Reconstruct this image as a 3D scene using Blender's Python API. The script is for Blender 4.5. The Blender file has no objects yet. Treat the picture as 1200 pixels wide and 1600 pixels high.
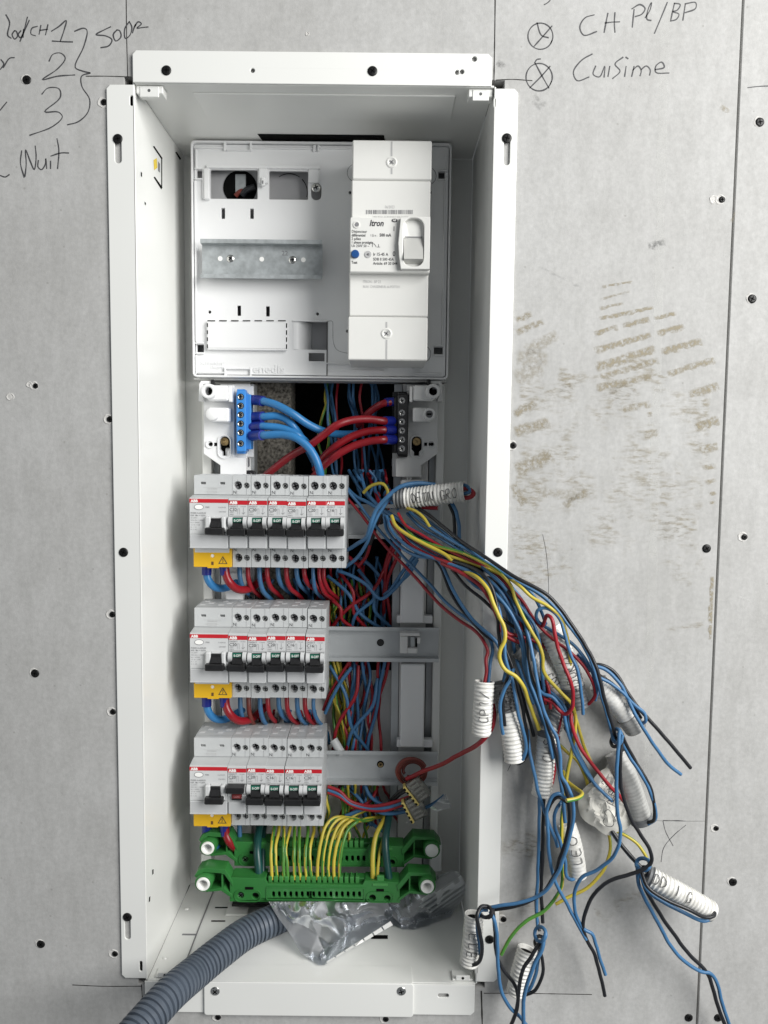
import bpy, bmesh, math, random
import numpy as np
from mathutils import Vector, noise
random.seed(7)
S = bpy.context.scene
COL = S.collection
MM = 0.001
# ------------------------------------------------------------------ camera
F = 1200.0
PITCH = math.atan(95/1200.0); ROLL = 0.0105
CAM = np.array([0.0, -630.0, 0.0])                      # millimetres
R0 = np.array([1., 0, 0]); U0 = np.array([0, math.sin(PITCH), math.cos(PITCH)]); FW = np.array([0, math.cos(PITCH), -math.sin(PITCH)])
RR = math.cos(ROLL)*R0 + math.sin(ROLL)*U0
UU = -math.sin(ROLL)*R0 + math.cos(ROLL)*U0
cd = bpy.data.cameras.new('camera'); cam = bpy.data.objects.new('camera', cd); COL.objects.link(cam)
cd.sensor_fit = 'VERTICAL'; cd.sensor_height = 36; cd.sensor_width = 27; cd.lens = 36*F/1600
cd.clip_start = 0.02; cd.clip_end = 50
from mathutils import Matrix
m = Matrix(((RR[0], UU[0], -FW[0], CAM[0]*MM), (RR[1], UU[1], -FW[1], CAM[1]*MM), (RR[2], UU[2], -FW[2], CAM[2]*MM), (0, 0, 0, 1)))
cam.matrix_world = m
S.camera = cam
# ------------------------------------------------------------------ light
W_ = bpy.data.worlds.new('World'); S.world = W_; W_.use_nodes = True
bg = W_.node_tree.nodes['Background']; bg.inputs[0].default_value = (0.90, 0.95, 1.0, 1); bg.inputs[1].default_value = 0.22
def area(name, loc, target, sx, sy, power, col):
    l = bpy.data.lights.new(name, 'AREA'); l.shape = 'RECTANGLE'; l.size = sx; l.size_y = sy; l.energy = power; l.color = col
    o = bpy.data.objects.new(name, l); COL.objects.link(o); o.location = loc
    d = Vector(target)-Vector(loc); o.rotation_euler = d.to_track_quat('-Z', 'Y').to_euler()
    return o
area('window_light', (1.12, -1.00, 0.55), (0.0, 0, -0.02), 1.0, 1.3, 48, (1.0, 0.99, 0.965))
S.view_settings.view_transform = 'Standard'; S.view_settings.look = 'None'; S.view_settings.gamma = 1; S.view_settings.exposure = 0.0
S.cycles.max_bounces = 8; S.cycles.transparent_max_bounces = 12

# ------------------------------------------------------------------ helpers
def ray(px, py): return FW + (px-600)/F*RR - (py-800)/F*UU
def P(px, py, Y=0.0):
    d = ray(px, py); return CAM + d*((Y-CAM[1])/d[1])
def PX(px, py, X):
    d = ray(px, py); return CAM + d*((X-CAM[0])/d[0])
def PZ(px, py, Z):
    d = ray(px, py); return CAM + d*((Z-CAM[2])/d[2])
def XZ(px, py, Y): p = P(px, py, Y); return (p[0], p[2])
def Q(pts, Y): return [XZ(x, y, Y) for x, y in pts]

MATS = {}
def mat(name, col, rough=0.5, metal=0.0, vary=0.06, scale=60, bump=0.0, bscale=400, spec=0.5, coat=0.0, trans=0.0, col2=None, fac=0.0):
    if name in MATS: return MATS[name]
    m = bpy.data.materials.new(name); m.use_nodes = True; nt = m.node_tree; n = nt.nodes; L = nt.links
    b = n['Principled BSDF']; b.inputs['Roughness'].default_value = rough; b.inputs['Metallic'].default_value = metal
    b.inputs['Specular IOR Level'].default_value = spec
    b.inputs['Coat Weight'].default_value = coat; b.inputs['Transmission Weight'].default_value = trans
    tc = n.new('ShaderNodeTexCoord'); nz = n.new('ShaderNodeTexNoise'); nz.inputs['Scale'].default_value = scale; nz.inputs['Detail'].default_value = 6
    L.new(tc.outputs['Object'], nz.inputs['Vector'])
    rp = n.new('ShaderNodeValToRGB'); c = np.array(col); lo = np.clip(c*(1-vary*1.6), 0, 1); hi = np.clip(c*(1+vary), 0, 1)
    if col2 is not None: lo = np.array(col2)
    rp.color_ramp.elements[0].position = 0.3; rp.color_ramp.elements[1].position = 0.7
    rp.color_ramp.elements[0].color = (*lo, 1); rp.color_ramp.elements[1].color = (*hi, 1)
    L.new(nz.outputs['Fac'], rp.inputs['Fac']); L.new(rp.outputs['Color'], b.inputs['Base Color'])
    if bump > 0:
        n2 = n.new('ShaderNodeTexNoise'); n2.inputs['Scale'].default_value = bscale; n2.inputs['Detail'].default_value = 5
        bp = n.new('ShaderNodeBump'); bp.inputs['Strength'].default_value = bump; bp.inputs['Distance'].default_value = 0.0006
        L.new(tc.outputs['Object'], n2.inputs['Vector']); L.new(n2.outputs['Fac'], bp.inputs['Height']); L.new(bp.outputs['Normal'], b.inputs['Normal'])
    rn = n.new('ShaderNodeTexNoise'); rn.inputs['Scale'].default_value = 35; rn.inputs['Detail'].default_value = 8; rn.inputs['Roughness'].default_value = 0.7
    rm = n.new('ShaderNodeMapRange'); rm.inputs['From Min'].default_value = 0.3; rm.inputs['From Max'].default_value = 0.7; rm.inputs['To Min'].default_value = max(0.05, rough-(0.01 if 'steel' in name else 0.04)); rm.inputs['To Max'].default_value = rough+(0.012 if 'steel' in name else 0.05)
    L.new(tc.outputs['Object'], rn.inputs['Vector']); L.new(rn.outputs['Fac'], rm.inputs['Value']); L.new(rm.outputs['Result'], b.inputs['Roughness'])
    MATS[name] = m
    return m

M_paint = mat('white_painted_steel', (0.795, 0.80, 0.775), 0.30, vary=0.012, scale=9)
M_plas = mat('white_plastic', (0.79, 0.795, 0.80), 0.38, vary=0.012, scale=20)
M_plas2 = mat('grey_white_plastic', (0.70, 0.70, 0.69), 0.42, vary=0.03, scale=30)
M_abb = mat('light_grey_breaker_plastic', (0.50, 0.515, 0.52), 0.42, vary=0.03, scale=80)
M_abb2 = mat('pale_breaker_label', (0.58, 0.59, 0.595), 0.35, vary=0.02, scale=90)
M_flap = mat('glossy_label_flap', (0.50, 0.51, 0.52), 0.12, vary=0.03, scale=60, coat=0.5)
M_agcp = mat('warm_white_plastic', (0.70, 0.70, 0.675), 0.40, vary=0.012, scale=30)
M_galv = mat('galvanised_steel', (0.46, 0.49, 0.50), 0.38, metal=0.4, vary=0.14, scale=160, bump=0.1, bscale=700)
M_alu = mat('rail_steel', (0.50, 0.52, 0.53), 0.42, metal=0.4, vary=0.05, scale=40, bump=0.05)
M_steel = mat('screw_steel', (0.62, 0.62, 0.60), 0.22, metal=1.0, vary=0.2, scale=900)
M_brass = mat('brass_screw', (0.38, 0.27, 0.13), 0.35, metal=0.9, vary=0.2, scale=700)
M_blk = mat('black_plastic', (0.010, 0.010, 0.011), 0.38, vary=0.2, scale=200)
M_screw = mat('black_phosphate_screw', (0.012, 0.012, 0.012), 0.42, metal=0.4, vary=0.3, scale=900)
M_hole = mat('dark_hole', (0.004, 0.004, 0.004), 0.9, vary=0.1, spec=0.1)
M_red = mat('red_label_band', (0.50, 0.012, 0.022), 0.4, vary=0.03)
M_grn = mat('green_position_flag', (0.012, 0.13, 0.085), 0.4, vary=0.03)
M_dred = mat('dark_red_position_flag', (0.16, 0.02, 0.02), 0.4, vary=0.03)
M_wht = mat('white_print', (0.85, 0.85, 0.83), 0.5, vary=0.02)
M_ink = mat('dark_print', (0.035, 0.035, 0.04), 0.6, vary=0.1)
M_gink = mat('grey_print', (0.22, 0.22, 0.23), 0.6, vary=0.1)
M_lgink = mat('pale_grey_print', (0.42, 0.42, 0.42), 0.6, vary=0.05)
M_yel = mat('yellow_cover_plastic', (0.72, 0.42, 0.012), 0.38, vary=0.03)
M_blue = mat('blue_wire_insulation', (0.05, 0.155, 0.31), 0.40, vary=0.10, scale=90, bump=0.04)
M_blueT = mat('thick_blue_insulation', (0.03, 0.18, 0.42), 0.36, vary=0.05, scale=90, bump=0.04)
M_ferr = mat('dark_blue_ferrule', (0.008, 0.016, 0.20), 0.35, vary=0.06)
M_rwire = mat('red_wire_insulation', (0.30, 0.010, 0.020), 0.40, vary=0.08, scale=90, bump=0.04)
M_rthick = mat('thick_red_insulation', (0.23, 0.006, 0.012), 0.36, vary=0.06, scale=90, bump=0.04)
M_bwire = mat('black_wire_insulation', (0.013, 0.014, 0.017), 0.36, vary=0.15, scale=90, bump=0.04)
M_ywire = mat('yellow_wire_insulation', (0.52, 0.42, 0.05), 0.40, vary=0.06, scale=90)
M_gwire = mat('green_wire_insulation', (0.07, 0.22, 0.035), 0.33, vary=0.06, scale=90)
M_dgcab = mat('dark_green_cable_insulation', (0.008, 0.055, 0.05), 0.35, vary=0.1)
M_brown = mat('brown_wire_insulation', (0.17, 0.035, 0.025), 0.35, vary=0.1)
M_term_b = mat('blue_terminal_plastic', (0.045, 0.235, 0.62), 0.35, vary=0.03)
M_green = mat('green_terminal_plastic', (0.03, 0.17, 0.038), 0.36, vary=0.04)
M_green2 = mat('light_green_terminal_comb', (0.055, 0.235, 0.06), 0.36, vary=0.04)
M_conc = mat('rough_concrete', (0.24, 0.225, 0.195), 0.95, vary=0.5, scale=350, bump=1.0, bscale=300, spec=0.1)
M_cav = mat('cavity_shade', (0.03, 0.03, 0.03), 0.95, vary=0.3, spec=0.1)  # near-black colour stands in for the unlit depth of the cavity
M_sleeve = mat('white_taped_sleeve', (0.78, 0.775, 0.75), 0.42, vary=0.05, scale=150, bump=0.3, bscale=300, col2=(0.60, 0.59, 0.55))
M_gsleeve = mat('grey_sleeve', (0.14, 0.145, 0.15), 0.42, vary=0.08, scale=150)
M_tsleeve = mat('grey_taped_sleeve', (0.40, 0.40, 0.385), 0.42, vary=0.08, scale=120, bump=0.3)
M_cond = mat('grey_corrugated_conduit', (0.085, 0.105, 0.135), 0.42, vary=0.06, scale=60)
M_tape = mat('masking_tape', (0.68, 0.665, 0.61), 0.8, vary=0.04, scale=60, spec=.2)
M_pencil = mat('pencil_mark', (0.06, 0.06, 0.065), 0.6, vary=0.25, scale=900)
M_kerf = mat('saw_kerf', (0.03, 0.028, 0.026), 0.95, vary=0.3, scale=300)
M_torn = mat('torn_plaster', (0.58, 0.57, 0.55), 0.9, vary=0.12, scale=900, bump=0.6)
M_copper = mat('cut_copper_end', (0.55, 0.45, 0.35), 0.3, metal=0.9)
M_dblue = mat('blue_test_button', (0.012, 0.07, 0.24), 0.35)
M_sticker = mat('yellow_sticker', (0.75, 0.55, 0.05), 0.5)

def alpha_mat(name, col, thr, soft, scale, rough=0.8, amax=1.0, aniso=(1, 1, 1), patch=-1.0):
    m = bpy.data.materials.new(name); m.use_nodes = True; nt = m.node_tree; n = nt.nodes; L = nt.links
    b = n['Principled BSDF']; b.inputs['Roughness'].default_value = rough; b.inputs['Base Color'].default_value = (*col, 1)
    b.inputs['Specular IOR Level'].default_value = 0.15
    tc = n.new('ShaderNodeTexCoord'); mp = n.new('ShaderNodeMapping'); mp.inputs['Scale'].default_value = aniso; mp.inputs['Rotation'].default_value = (0, math.radians(-18), 0)
    nz = n.new('ShaderNodeTexNoise'); nz.inputs['Scale'].default_value = scale; nz.inputs['Detail'].default_value = 8; nz.inputs['Roughness'].default_value = 0.65
    mr = n.new('ShaderNodeMapRange'); mr.inputs['From Min'].default_value = thr; mr.inputs['From Max'].default_value = thr+soft; mr.inputs['To Max'].default_value = amax
    at = n.new('ShaderNodeAttribute'); at.attribute_name = 'fade'; mu = n.new('ShaderNodeMath'); mu.operation = 'MULTIPLY'
    L.new(tc.outputs['Object'], mp.inputs['Vector']); L.new(mp.outputs['Vector'], nz.inputs['Vector']); L.new(nz.outputs['Fac'], mr.inputs['Value'])
    n3 = n.new('ShaderNodeTexNoise'); n3.inputs['Scale'].default_value = 38; n3.inputs['Detail'].default_value = 4; L.new(tc.outputs['Object'], n3.inputs['Vector'])
    m3 = n.new('ShaderNodeMapRange'); m3.inputs['From Min'].default_value = patch; m3.inputs['From Max'].default_value = patch+.16; L.new(n3.outputs['Fac'], m3.inputs['Value']); m4 = n.new('ShaderNodeMath'); m4.operation = 'MULTIPLY'
    L.new(mr.outputs['Result'], m4.inputs[0]); L.new(m3.outputs['Result'], m4.inputs[1]); L.new(m4.outputs[0], mu.inputs[0]); L.new(at.outputs['Fac'], mu.inputs[1]); L.new(mu.outputs[0], b.inputs['Alpha'])
    return m
M_mud = alpha_mat('dried_mud', (0.36, 0.315, 0.225), 0.36, 0.24, 330, amax=0.76)
M_mud2 = alpha_mat('faint_mud_scuff', (0.36, 0.315, 0.225), 0.46, 0.20, 260, amax=0.75, aniso=(0.45, 1, 1.5), patch=0.41)
M_ridge = alpha_mat('pale_paper_ridge', (0.70, 0.70, 0.68), 0.3, 0.4, 60, amax=0.55)
M_smudge = alpha_mat('dark_smudge', (0.12, 0.12, 0.12), 0.42, 0.2, 300, amax=0.5)

# plasterboard paper
def board_mat():
    m = bpy.data.materials.new('plasterboard_paper'); m.use_nodes = True; nt = m.node_tree; n = nt.nodes; L = nt.links
    b = n['Principled BSDF']; b.inputs['Roughness'].default_value = 0.85; b.inputs['Specular IOR Level'].default_value = 0.2
    tc = n.new('ShaderNodeTexCoord')
    def nz(s, d, r=0.6):
        x = n.new('ShaderNodeTexNoise'); x.inputs['Scale'].default_value = s; x.inputs['Detail'].default_value = d; x.inputs['Roughness'].default_value = r; L.new(tc.outputs['Object'], x.inputs['Vector']); return x
    a = nz(9, 5); c = nz(260, 6, 0.75); d = nz(1400, 3)
    r1 = n.new('ShaderNodeValToRGB'); r1.color_ramp.elements[0].position = 0.25; r1.color_ramp.elements[1].position = 0.75
    r1.color_ramp.elements[0].color = (0.425, 0.422, 0.412, 1); r1.color_ramp.elements[1].color = (0.49, 0.49, 0.483, 1)
    r2 = n.new('ShaderNodeValToRGB'); r2.color_ramp.elements[0].position = 0.3; r2.color_ramp.elements[1].position = 0.7
    r2.color_ramp.elements[0].color = (0.80, 0.80, 0.80, 1); r2.color_ramp.elements[1].color = (1.12, 1.12, 1.12, 1)
    mx = n.new('ShaderNodeMix'); mx.data_type = 'RGBA'; mx.blend_type = 'MULTIPLY'; mx.inputs['Factor'].default_value = 0.6
    L.new(a.outputs['Fac'], r1.inputs['Fac']); L.new(c.outputs['Fac'], r2.inputs['Fac']); L.new(r1.outputs['Color'], mx.inputs['A']); L.new(r2.outputs['Color'], mx.inputs['B'])
    mp = n.new('ShaderNodeMapping'); mp.inputs['Scale'].default_value = (1, 1, 0.28); mp.inputs['Rotation'].default_value = (0, 0.35, 0); L.new(tc.outputs['Object'], mp.inputs['Vector'])
    e = n.new('ShaderNodeTexNoise'); e.inputs['Scale'].default_value = 70; e.inputs['Detail'].default_value = 9; e.inputs['Roughness'].default_value = 0.8; L.new(mp.outputs['Vector'], e.inputs['Vector'])
    r3 = n.new('ShaderNodeValToRGB'); r3.color_ramp.elements[0].position = 0.30; r3.color_ramp.elements[1].position = 0.62; r3.color_ramp.elements[0].color = (0.84, 0.84, 0.83, 1); r3.color_ramp.elements[1].color = (1.04, 1.04, 1.04, 1)
    L.new(e.outputs['Fac'], r3.inputs['Fac']); m2 = n.new('ShaderNodeMix'); m2.data_type = 'RGBA'; m2.blend_type = 'MULTIPLY'; m2.inputs['Factor'].default_value = 0.8; L.new(mx.outputs['Result'], m2.inputs['A']); L.new(r3.outputs['Color'], m2.inputs['B'])
    vo = n.new('ShaderNodeTexVoronoi'); vo.inputs['Scale'].default_value = 55; L.new(tc.outputs['Object'], vo.inputs['Vector'])
    r4 = n.new('ShaderNodeValToRGB'); r4.color_ramp.elements[0].position = 0.035; r4.color_ramp.elements[1].position = 0.06; r4.color_ramp.elements[0].color = (0.62, 0.61, 0.59, 1); r4.color_ramp.elements[1].color = (1, 1, 1, 1)
    L.new(vo.outputs['Distance'], r4.inputs['Fac']); m3 = n.new('ShaderNodeMix'); m3.data_type = 'RGBA'; m3.blend_type = 'MULTIPLY'; m3.inputs['Factor'].default_value = 0.5; L.new(m2.outputs['Result'], m3.inputs['A']); L.new(r4.outputs['Color'], m3.inputs['B'])
    L.new(m3.outputs['Result'], b.inputs['Base Color'])
    bp = n.new('ShaderNodeBump'); bp.inputs['Strength'].default_value = 0.25; bp.inputs['Distance'].default_value = 0.0004
    L.new(d.outputs['Fac'], bp.inputs['Height']); L.new(bp.outputs['Normal'], b.inputs['Normal'])
    return m
M_board = board_mat()
def bag_mat():
    m = bpy.data.materials.new('clear_plastic_film'); m.use_nodes = True; nt = m.node_tree; n = nt.nodes; L = nt.links
    n.remove(n['Principled BSDF']); out = n['Material Output']
    tr = n.new('ShaderNodeBsdfTransparent'); tr.inputs[0].default_value = (0.86, 0.88, 0.9, 1)
    gl = n.new('ShaderNodeBsdfGlossy'); gl.inputs['Roughness'].default_value = 0.28; gl.inputs[0].default_value = (0.8, 0.82, 0.85, 1)
    df = n.new('ShaderNodeBsdfTranslucent'); df.inputs[0].default_value = (0.5, 0.52, 0.54, 1)
    d2 = n.new('ShaderNodeBsdfDiffuse'); d2.inputs[0].default_value = (0.6, 0.61, 0.63, 1)
    a = n.new('ShaderNodeMixShader'); a.inputs[0].default_value = 0.5; L.new(df.outputs[0], a.inputs[1]); L.new(d2.outputs[0], a.inputs[2])
    b = n.new('ShaderNodeMixShader'); b.inputs[0].default_value = 0.62; L.new(tr.outputs[0], b.inputs[1]); L.new(a.outputs[0], b.inputs[2])
    fr = n.new('ShaderNodeFresnel'); fr.inputs[0].default_value = 1.35
    c = n.new('ShaderNodeMixShader'); L.new(fr.outputs[0], c.inputs[0]); L.new(b.outputs[0], c.inputs[1]); L.new(gl.outputs[0], c.inputs[2])
    L.new(c.outputs[0], out.inputs[0])
    return m
M_bag = bag_mat()
def clear_mat():
    m = bpy.data.materials.new('clear_connector_plastic'); m.use_nodes = True; nt = m.node_tree; n = nt.nodes; L = nt.links
    n.remove(n['Principled BSDF']); out = n['Material Output']
    tr = n.new('ShaderNodeBsdfTransparent'); tr.inputs[0].default_value = (0.8, 0.8, 0.76, 1)
    gl = n.new('ShaderNodeBsdfGlossy'); gl.inputs['Roughness'].default_value = 0.1
    d2 = n.new('ShaderNodeBsdfDiffuse'); d2.inputs[0].default_value = (0.40, 0.39, 0.34, 1)
    b = n.new('ShaderNodeMixShader'); b.inputs[0].default_value = 0.25; L.new(tr.outputs[0], b.inputs[1]); L.new(d2.outputs[0], b.inputs[2])
    fr = n.new('ShaderNodeFresnel'); fr.inputs[0].default_value = 1.7
    c = n.new('ShaderNodeMixShader'); L.new(fr.outputs[0], c.inputs[0]); L.new(b.outputs[0], c.inputs[1]); L.new(gl.outputs[0], c.inputs[2])
    L.new(c.outputs[0], out.inputs[0]); return m
M_clear = clear_mat()

class MB:
    def __init__(s): s.v = []; s.f = []; s.m = []; s.fade = None
    def add(s, v, f, mi=0):
        o = len(s.v); s.v.extend([tuple(map(float, p)) for p in v]); s.f.extend([tuple(i+o for i in q) for q in f])
        s.m.extend([mi]*len(f) if isinstance(mi, int) else list(mi)); return s
    def box(s, x0, x1, y0, y1, z0, z1, b=0.4, mi=0):
        if x0 > x1: x0, x1 = x1, x0
        if z0 > z1: z0, z1 = z1, z0
        if y0 > y1: y0, y1 = y1, y0
        b = min(b, (x1-x0)*.4, (y1-y0)*.4, (z1-z0)*.4)
        if b <= 0.02:
            v = [(x, y, z) for x in (x0, x1) for y in (y0, y1) for z in (z0, z1)]
            return s.add(v, [(0, 1, 3, 2), (4, 6, 7, 5), (0, 4, 5, 1), (2, 3, 7, 6), (0, 2, 6, 4), (1, 5, 7, 3)], mi)
        # chamfered box, 24 vertices
        v = []; idx = {}
        c = {'x': (x0, x1), 'y': (y0, y1), 'z': (z0, z1)}
        for i in (0, 1):
            for j in (0, 1):
                for k in (0, 1):
                    p = (c['x'][i], c['y'][j], c['z'][k]); sg = (1-2*i, 1-2*j, 1-2*k)
                    for a in range(3):     # vertex lying on the face normal to axis a
                        q = [p[t]+(0 if t == a else sg[t]*b) for t in range(3)]
                        idx[(i, j, k, a)] = len(v); v.append(q)
        f = []
        I = lambda i, j, k, a: idx[(i, j, k, a)]
        for t in (0, 1):
            f.append((I(t,0,0,0), I(t,0,1,0), I(t,1,1,0), I(t,1,0,0)) if t == 0 else (I(t,0,0,0), I(t,1,0,0), I(t,1,1,0), I(t,0,1,0)))
            f.append((I(0,t,0,1), I(1,t,0,1), I(1,t,1,1), I(0,t,1,1)) if t == 0 else (I(0,t,0,1), I(0,t,1,1), I(1,t,1,1), I(1,t,0,1)))
            f.append((I(0,0,t,2), I(0,1,t,2), I(1,1,t,2), I(1,0,t,2)) if t == 0 else (I(0,0,t,2), I(1,0,t,2), I(1,1,t,2), I(0,1,t,2)))
        for i in (0, 1):
            for j in (0, 1):
                q = (I(i,j,0,0), I(i,j,1,0), I(i,j,1,1), I(i,j,0,1)); f.append(q if (i+j) % 2 == 1 else q[::-1])
                q = (I(i,0,j,0), I(i,1,j,0), I(i,1,j,2), I(i,0,j,2)); f.append(q if (i+j) % 2 == 0 else q[::-1])
                q = (I(0,i,j,1), I(1,i,j,1), I(1,i,j,2), I(0,i,j,2)); f.append(q if (i+j) % 2 == 1 else q[::-1])
                for k in (0, 1):
                    q = (I(i,j,k,0), I(i,j,k,1), I(i,j,k,2)); f.append(q if (i+j+k) % 2 == 1 else q[::-1])
        return s.add(v, f, mi)
    def cyl(s, cx, cz, y0, y1, r, n=20, r1=None, mi=0, cap=True):
        r1 = r if r1 is None else r1
        v = [(cx+r*math.cos(2*math.pi*i/n), y0, cz+r*math.sin(2*math.pi*i/n)) for i in range(n)] + [(cx+r1*math.cos(2*math.pi*i/n), y1, cz+r1*math.sin(2*math.pi*i/n)) for i in range(n)]
        f = [(i, i+n, (i+1) % n+n, (i+1) % n) for i in range(n)]
        if cap: f += [tuple(range(n)), tuple(range(2*n-1, n-1, -1))]
        return s.add(v, f, mi)
    def lathe(s, cx, cz, prof, n=20, mi=0):      # prof: (radius, y)
        v = []; k = len(prof)
        for r, y in prof: v += [(cx+r*math.cos(2*math.pi*i/n), y, cz+r*math.sin(2*math.pi*i/n)) for i in range(n)]
        f = []
        for j in range(k-1): f += [(j*n+i, (j+1)*n+i, (j+1)*n+(i+1) % n, j*n+(i+1) % n) for i in range(n)]
        return s.add(v, f, mi)
    def plate(s, outer, holes, y0, y1, b=0.0, mi=0):
        cu = bpy.data.curves.new('tmp', 'CURVE'); cu.dimensions = '2D'; cu.fill_mode = 'BOTH'
        cu.extrude = abs(y1-y0)/2-b; cu.bevel_depth = b; cu.bevel_resolution = 1; cu.offset = -b
        for poly in [outer]+list(holes):
            sp = cu.splines.new('POLY'); sp.points.add(len(poly)-1)
            for p, q in zip(sp.points, poly): p.co = (q[0], q[1], 0, 1)
            sp.use_cyclic_u = True
        ob = bpy.data.objects.new('tmp', cu); me = bpy.data.meshes.new_from_object(ob)
        ym = (y0+y1)/2
        v = [(p.co.x, ym-p.co.z, p.co.y) for p in me.vertices]; f = [tuple(q.vertices) for q in me.polygons]
        bpy.data.objects.remove(ob); bpy.data.curves.remove(cu); bpy.data.meshes.remove(me)
        return s.add(v, f, mi)
    def text(s, t, x, z, Y, size, align='LEFT', bold=0.0, ext=0.0, sx=1.0, mi=0, shear=0):
        cu = bpy.data.curves.new('tmp', 'FONT'); cu.body = t; cu.size = size; cu.align_x = align; cu.offset = bold; cu.extrude = ext; cu.shear = shear; cu.resolution_u = 2
        cu.fill_mode = 'BOTH'
        ob = bpy.data.objects.new('tmp', cu); me = bpy.data.meshes.new_from_object(ob)
        v = [(x+p.co.x*sx, Y-p.co.z, z+p.co.y) for p in me.vertices]; f = [tuple(q.vertices) for q in me.polygons]
        bpy.data.objects.remove(ob); bpy.data.curves.remove(cu); bpy.data.meshes.remove(me)
        return s.add(v, f, mi)
    def sweep(s, path, radii, n=10, cap=True, mi=0, mfun=None, a0=0.0):
        path = np.asarray(path, float); N = len(path); radii = np.broadcast_to(np.asarray(radii, float), (N,))
        T = np.gradient(path, axis=0); T /= np.maximum(np.linalg.norm(T, axis=1), 1e-9)[:, None]
        ref = np.array([0, -1., 0]) if abs(T[0][1]) < .9 else np.array([0, 0, 1.])
        u = ref-np.dot(ref, T[0])*T[0]; u /= np.linalg.norm(u)
        v = []; f = []; ms = []
        for i in range(N):
            u = u-np.dot(u, T[i])*T[i]; u /= np.linalg.norm(u); w = np.cross(T[i], u)
            for k in range(n):
                a = a0+2*math.pi*k/n; v.append(path[i]+radii[i]*(math.cos(a)*u+math.sin(a)*w))
        for i in range(N-1):
            for k in range(n):
                f.append((i*n+k, i*n+(k+1) % n, (i+1)*n+(k+1) % n, (i+1)*n+k)); ms.append(mi if mfun is None else mfun(i, k))
        if cap:
            f.append(tuple(range(n-1, -1, -1))); f.append(tuple(range((N-1)*n, N*n))); ms += [ms[0], ms[-1]]
        return s.add(v, f, ms)
    def ribbon(s, pts, w, Y, mi=0):      # flat stroke in the XZ plane
        p = np.array(pts, float); t = np.gradient(p, axis=0); t /= np.maximum(np.linalg.norm(t, axis=1), 1e-9)[:, None]
        nn = np.stack([-t[:, 1], t[:, 0]], 1); N = len(p)
        ww = w*(0.75+0.5*np.array([noise.noise(Vector((q[0]*.15, q[1]*.15, 3)))+.5 for q in p]))
        v = [(a[0]+b[0]*c/2, Y, a[1]+b[1]*c/2) for a, b, c in zip(p, nn, ww)]+[(a[0]-b[0]*c/2, Y, a[1]-b[1]*c/2) for a, b, c in zip(p, nn, ww)]
        return s.add(v, [(i, i+1, N+i+1, N+i) for i in range(N-1)], mi)
    def build(s, name, mats, parent=None, smooth=35, kind=None):
        mats = mats if isinstance(mats, (list, tuple)) else [mats]
        v = np.array(s.v, float)
        if parent is None: org = np.array([(v[:, 0].min()+v[:, 0].max())/2, v[:, 1].max(), v[:, 2].min()])
        else: org = np.array(parent['_w'])
        me = bpy.data.meshes.new(name); me.from_pydata(((v-org)*MM).tolist(), [], s.f)
        for x in mats: me.materials.append(x)
        me.polygons.foreach_set('material_index', s.m)
        if s.fade is not None:
            at = me.attributes.new('fade', 'FLOAT', 'POINT'); at.data.foreach_set('value', s.fade)
        me.update()
        if smooth: me.shade_smooth(); me.set_sharp_from_angle(angle=math.radians(smooth))
        o = bpy.data.objects.new(name, me); COL.objects.link(o)
        if parent is None: o.location = org*MM; o['_w'] = org.tolist()
        else: o.parent = parent; o['_w'] = org.tolist()
        if kind: o['kind'] = kind
        return o
def thing(name, label, cat, loc, group=None):
    o = bpy.data.objects.new(name, None); COL.objects.link(o); o.location = np.array(loc, float)*MM; o['_w'] = [float(a) for a in loc]
    o.empty_display_size = 0.01
    o['label'] = label; o['category'] = cat
    if group: o['group'] = group
    return o
def tag(o, label, cat, group=None):
    o['label'] = label; o['category'] = cat
    if group: o['group'] = group
    return o
def copy_tree(o, parent=None):
    c = o.copy(); COL.objects.link(c)
    if parent is not None: c.parent = parent
    for ch in list(o.children): copy_tree(ch, c)
    return c
def circ(cx, cz, r, n=24, rz=None): rz = rz or r; return [(cx+r*math.cos(2*math.pi*i/n), cz+rz*math.sin(2*math.pi*i/n)) for i in range(n)]
def rr(x0, x1, z0, z1, r=1.0, n=4):
    if x0 > x1: x0, x1 = x1, x0
    if z0 > z1: z0, z1 = z1, z0
    r = min(r, (x1-x0)*.49, (z1-z0)*.49)
    if r <= 0: return [(x0, z0), (x1, z0), (x1, z1), (x0, z1)]
    o = []
    for cx, cz, a in ((x1-r, z1-r, 0), (x0+r, z1-r, 90), (x0+r, z0+r, 180), (x1-r, z0+r, 270)):
        o += [(cx+r*math.cos(math.radians(a+90*i/n)), cz+r*math.sin(math.radians(a+90*i/n))) for i in range(n+1)]
    return o
def prect(x0, y0, x1, y1, Y):
    xm, ym = (x0+x1)/2, (y0+y1)/2
    return P(x0, ym, Y)[0], P(x1, ym, Y)[0], P(xm, y1, Y)[2], P(xm, y0, Y)[2]      # xl, xr, zb, zt
def prr(x0, y0, x1, y1, Y, r=0.0, n=4): return rr(*prect(x0, y0, x1, y1, Y), r, n)
def pbox(mb, x0, y0, x1, y1, Y, Y2, b=0.4, mi=0): a = prect(x0, y0, x1, y1, Y); return mb.box(a[0], a[1], Y, Y2, a[2], a[3], b, mi)
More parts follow.
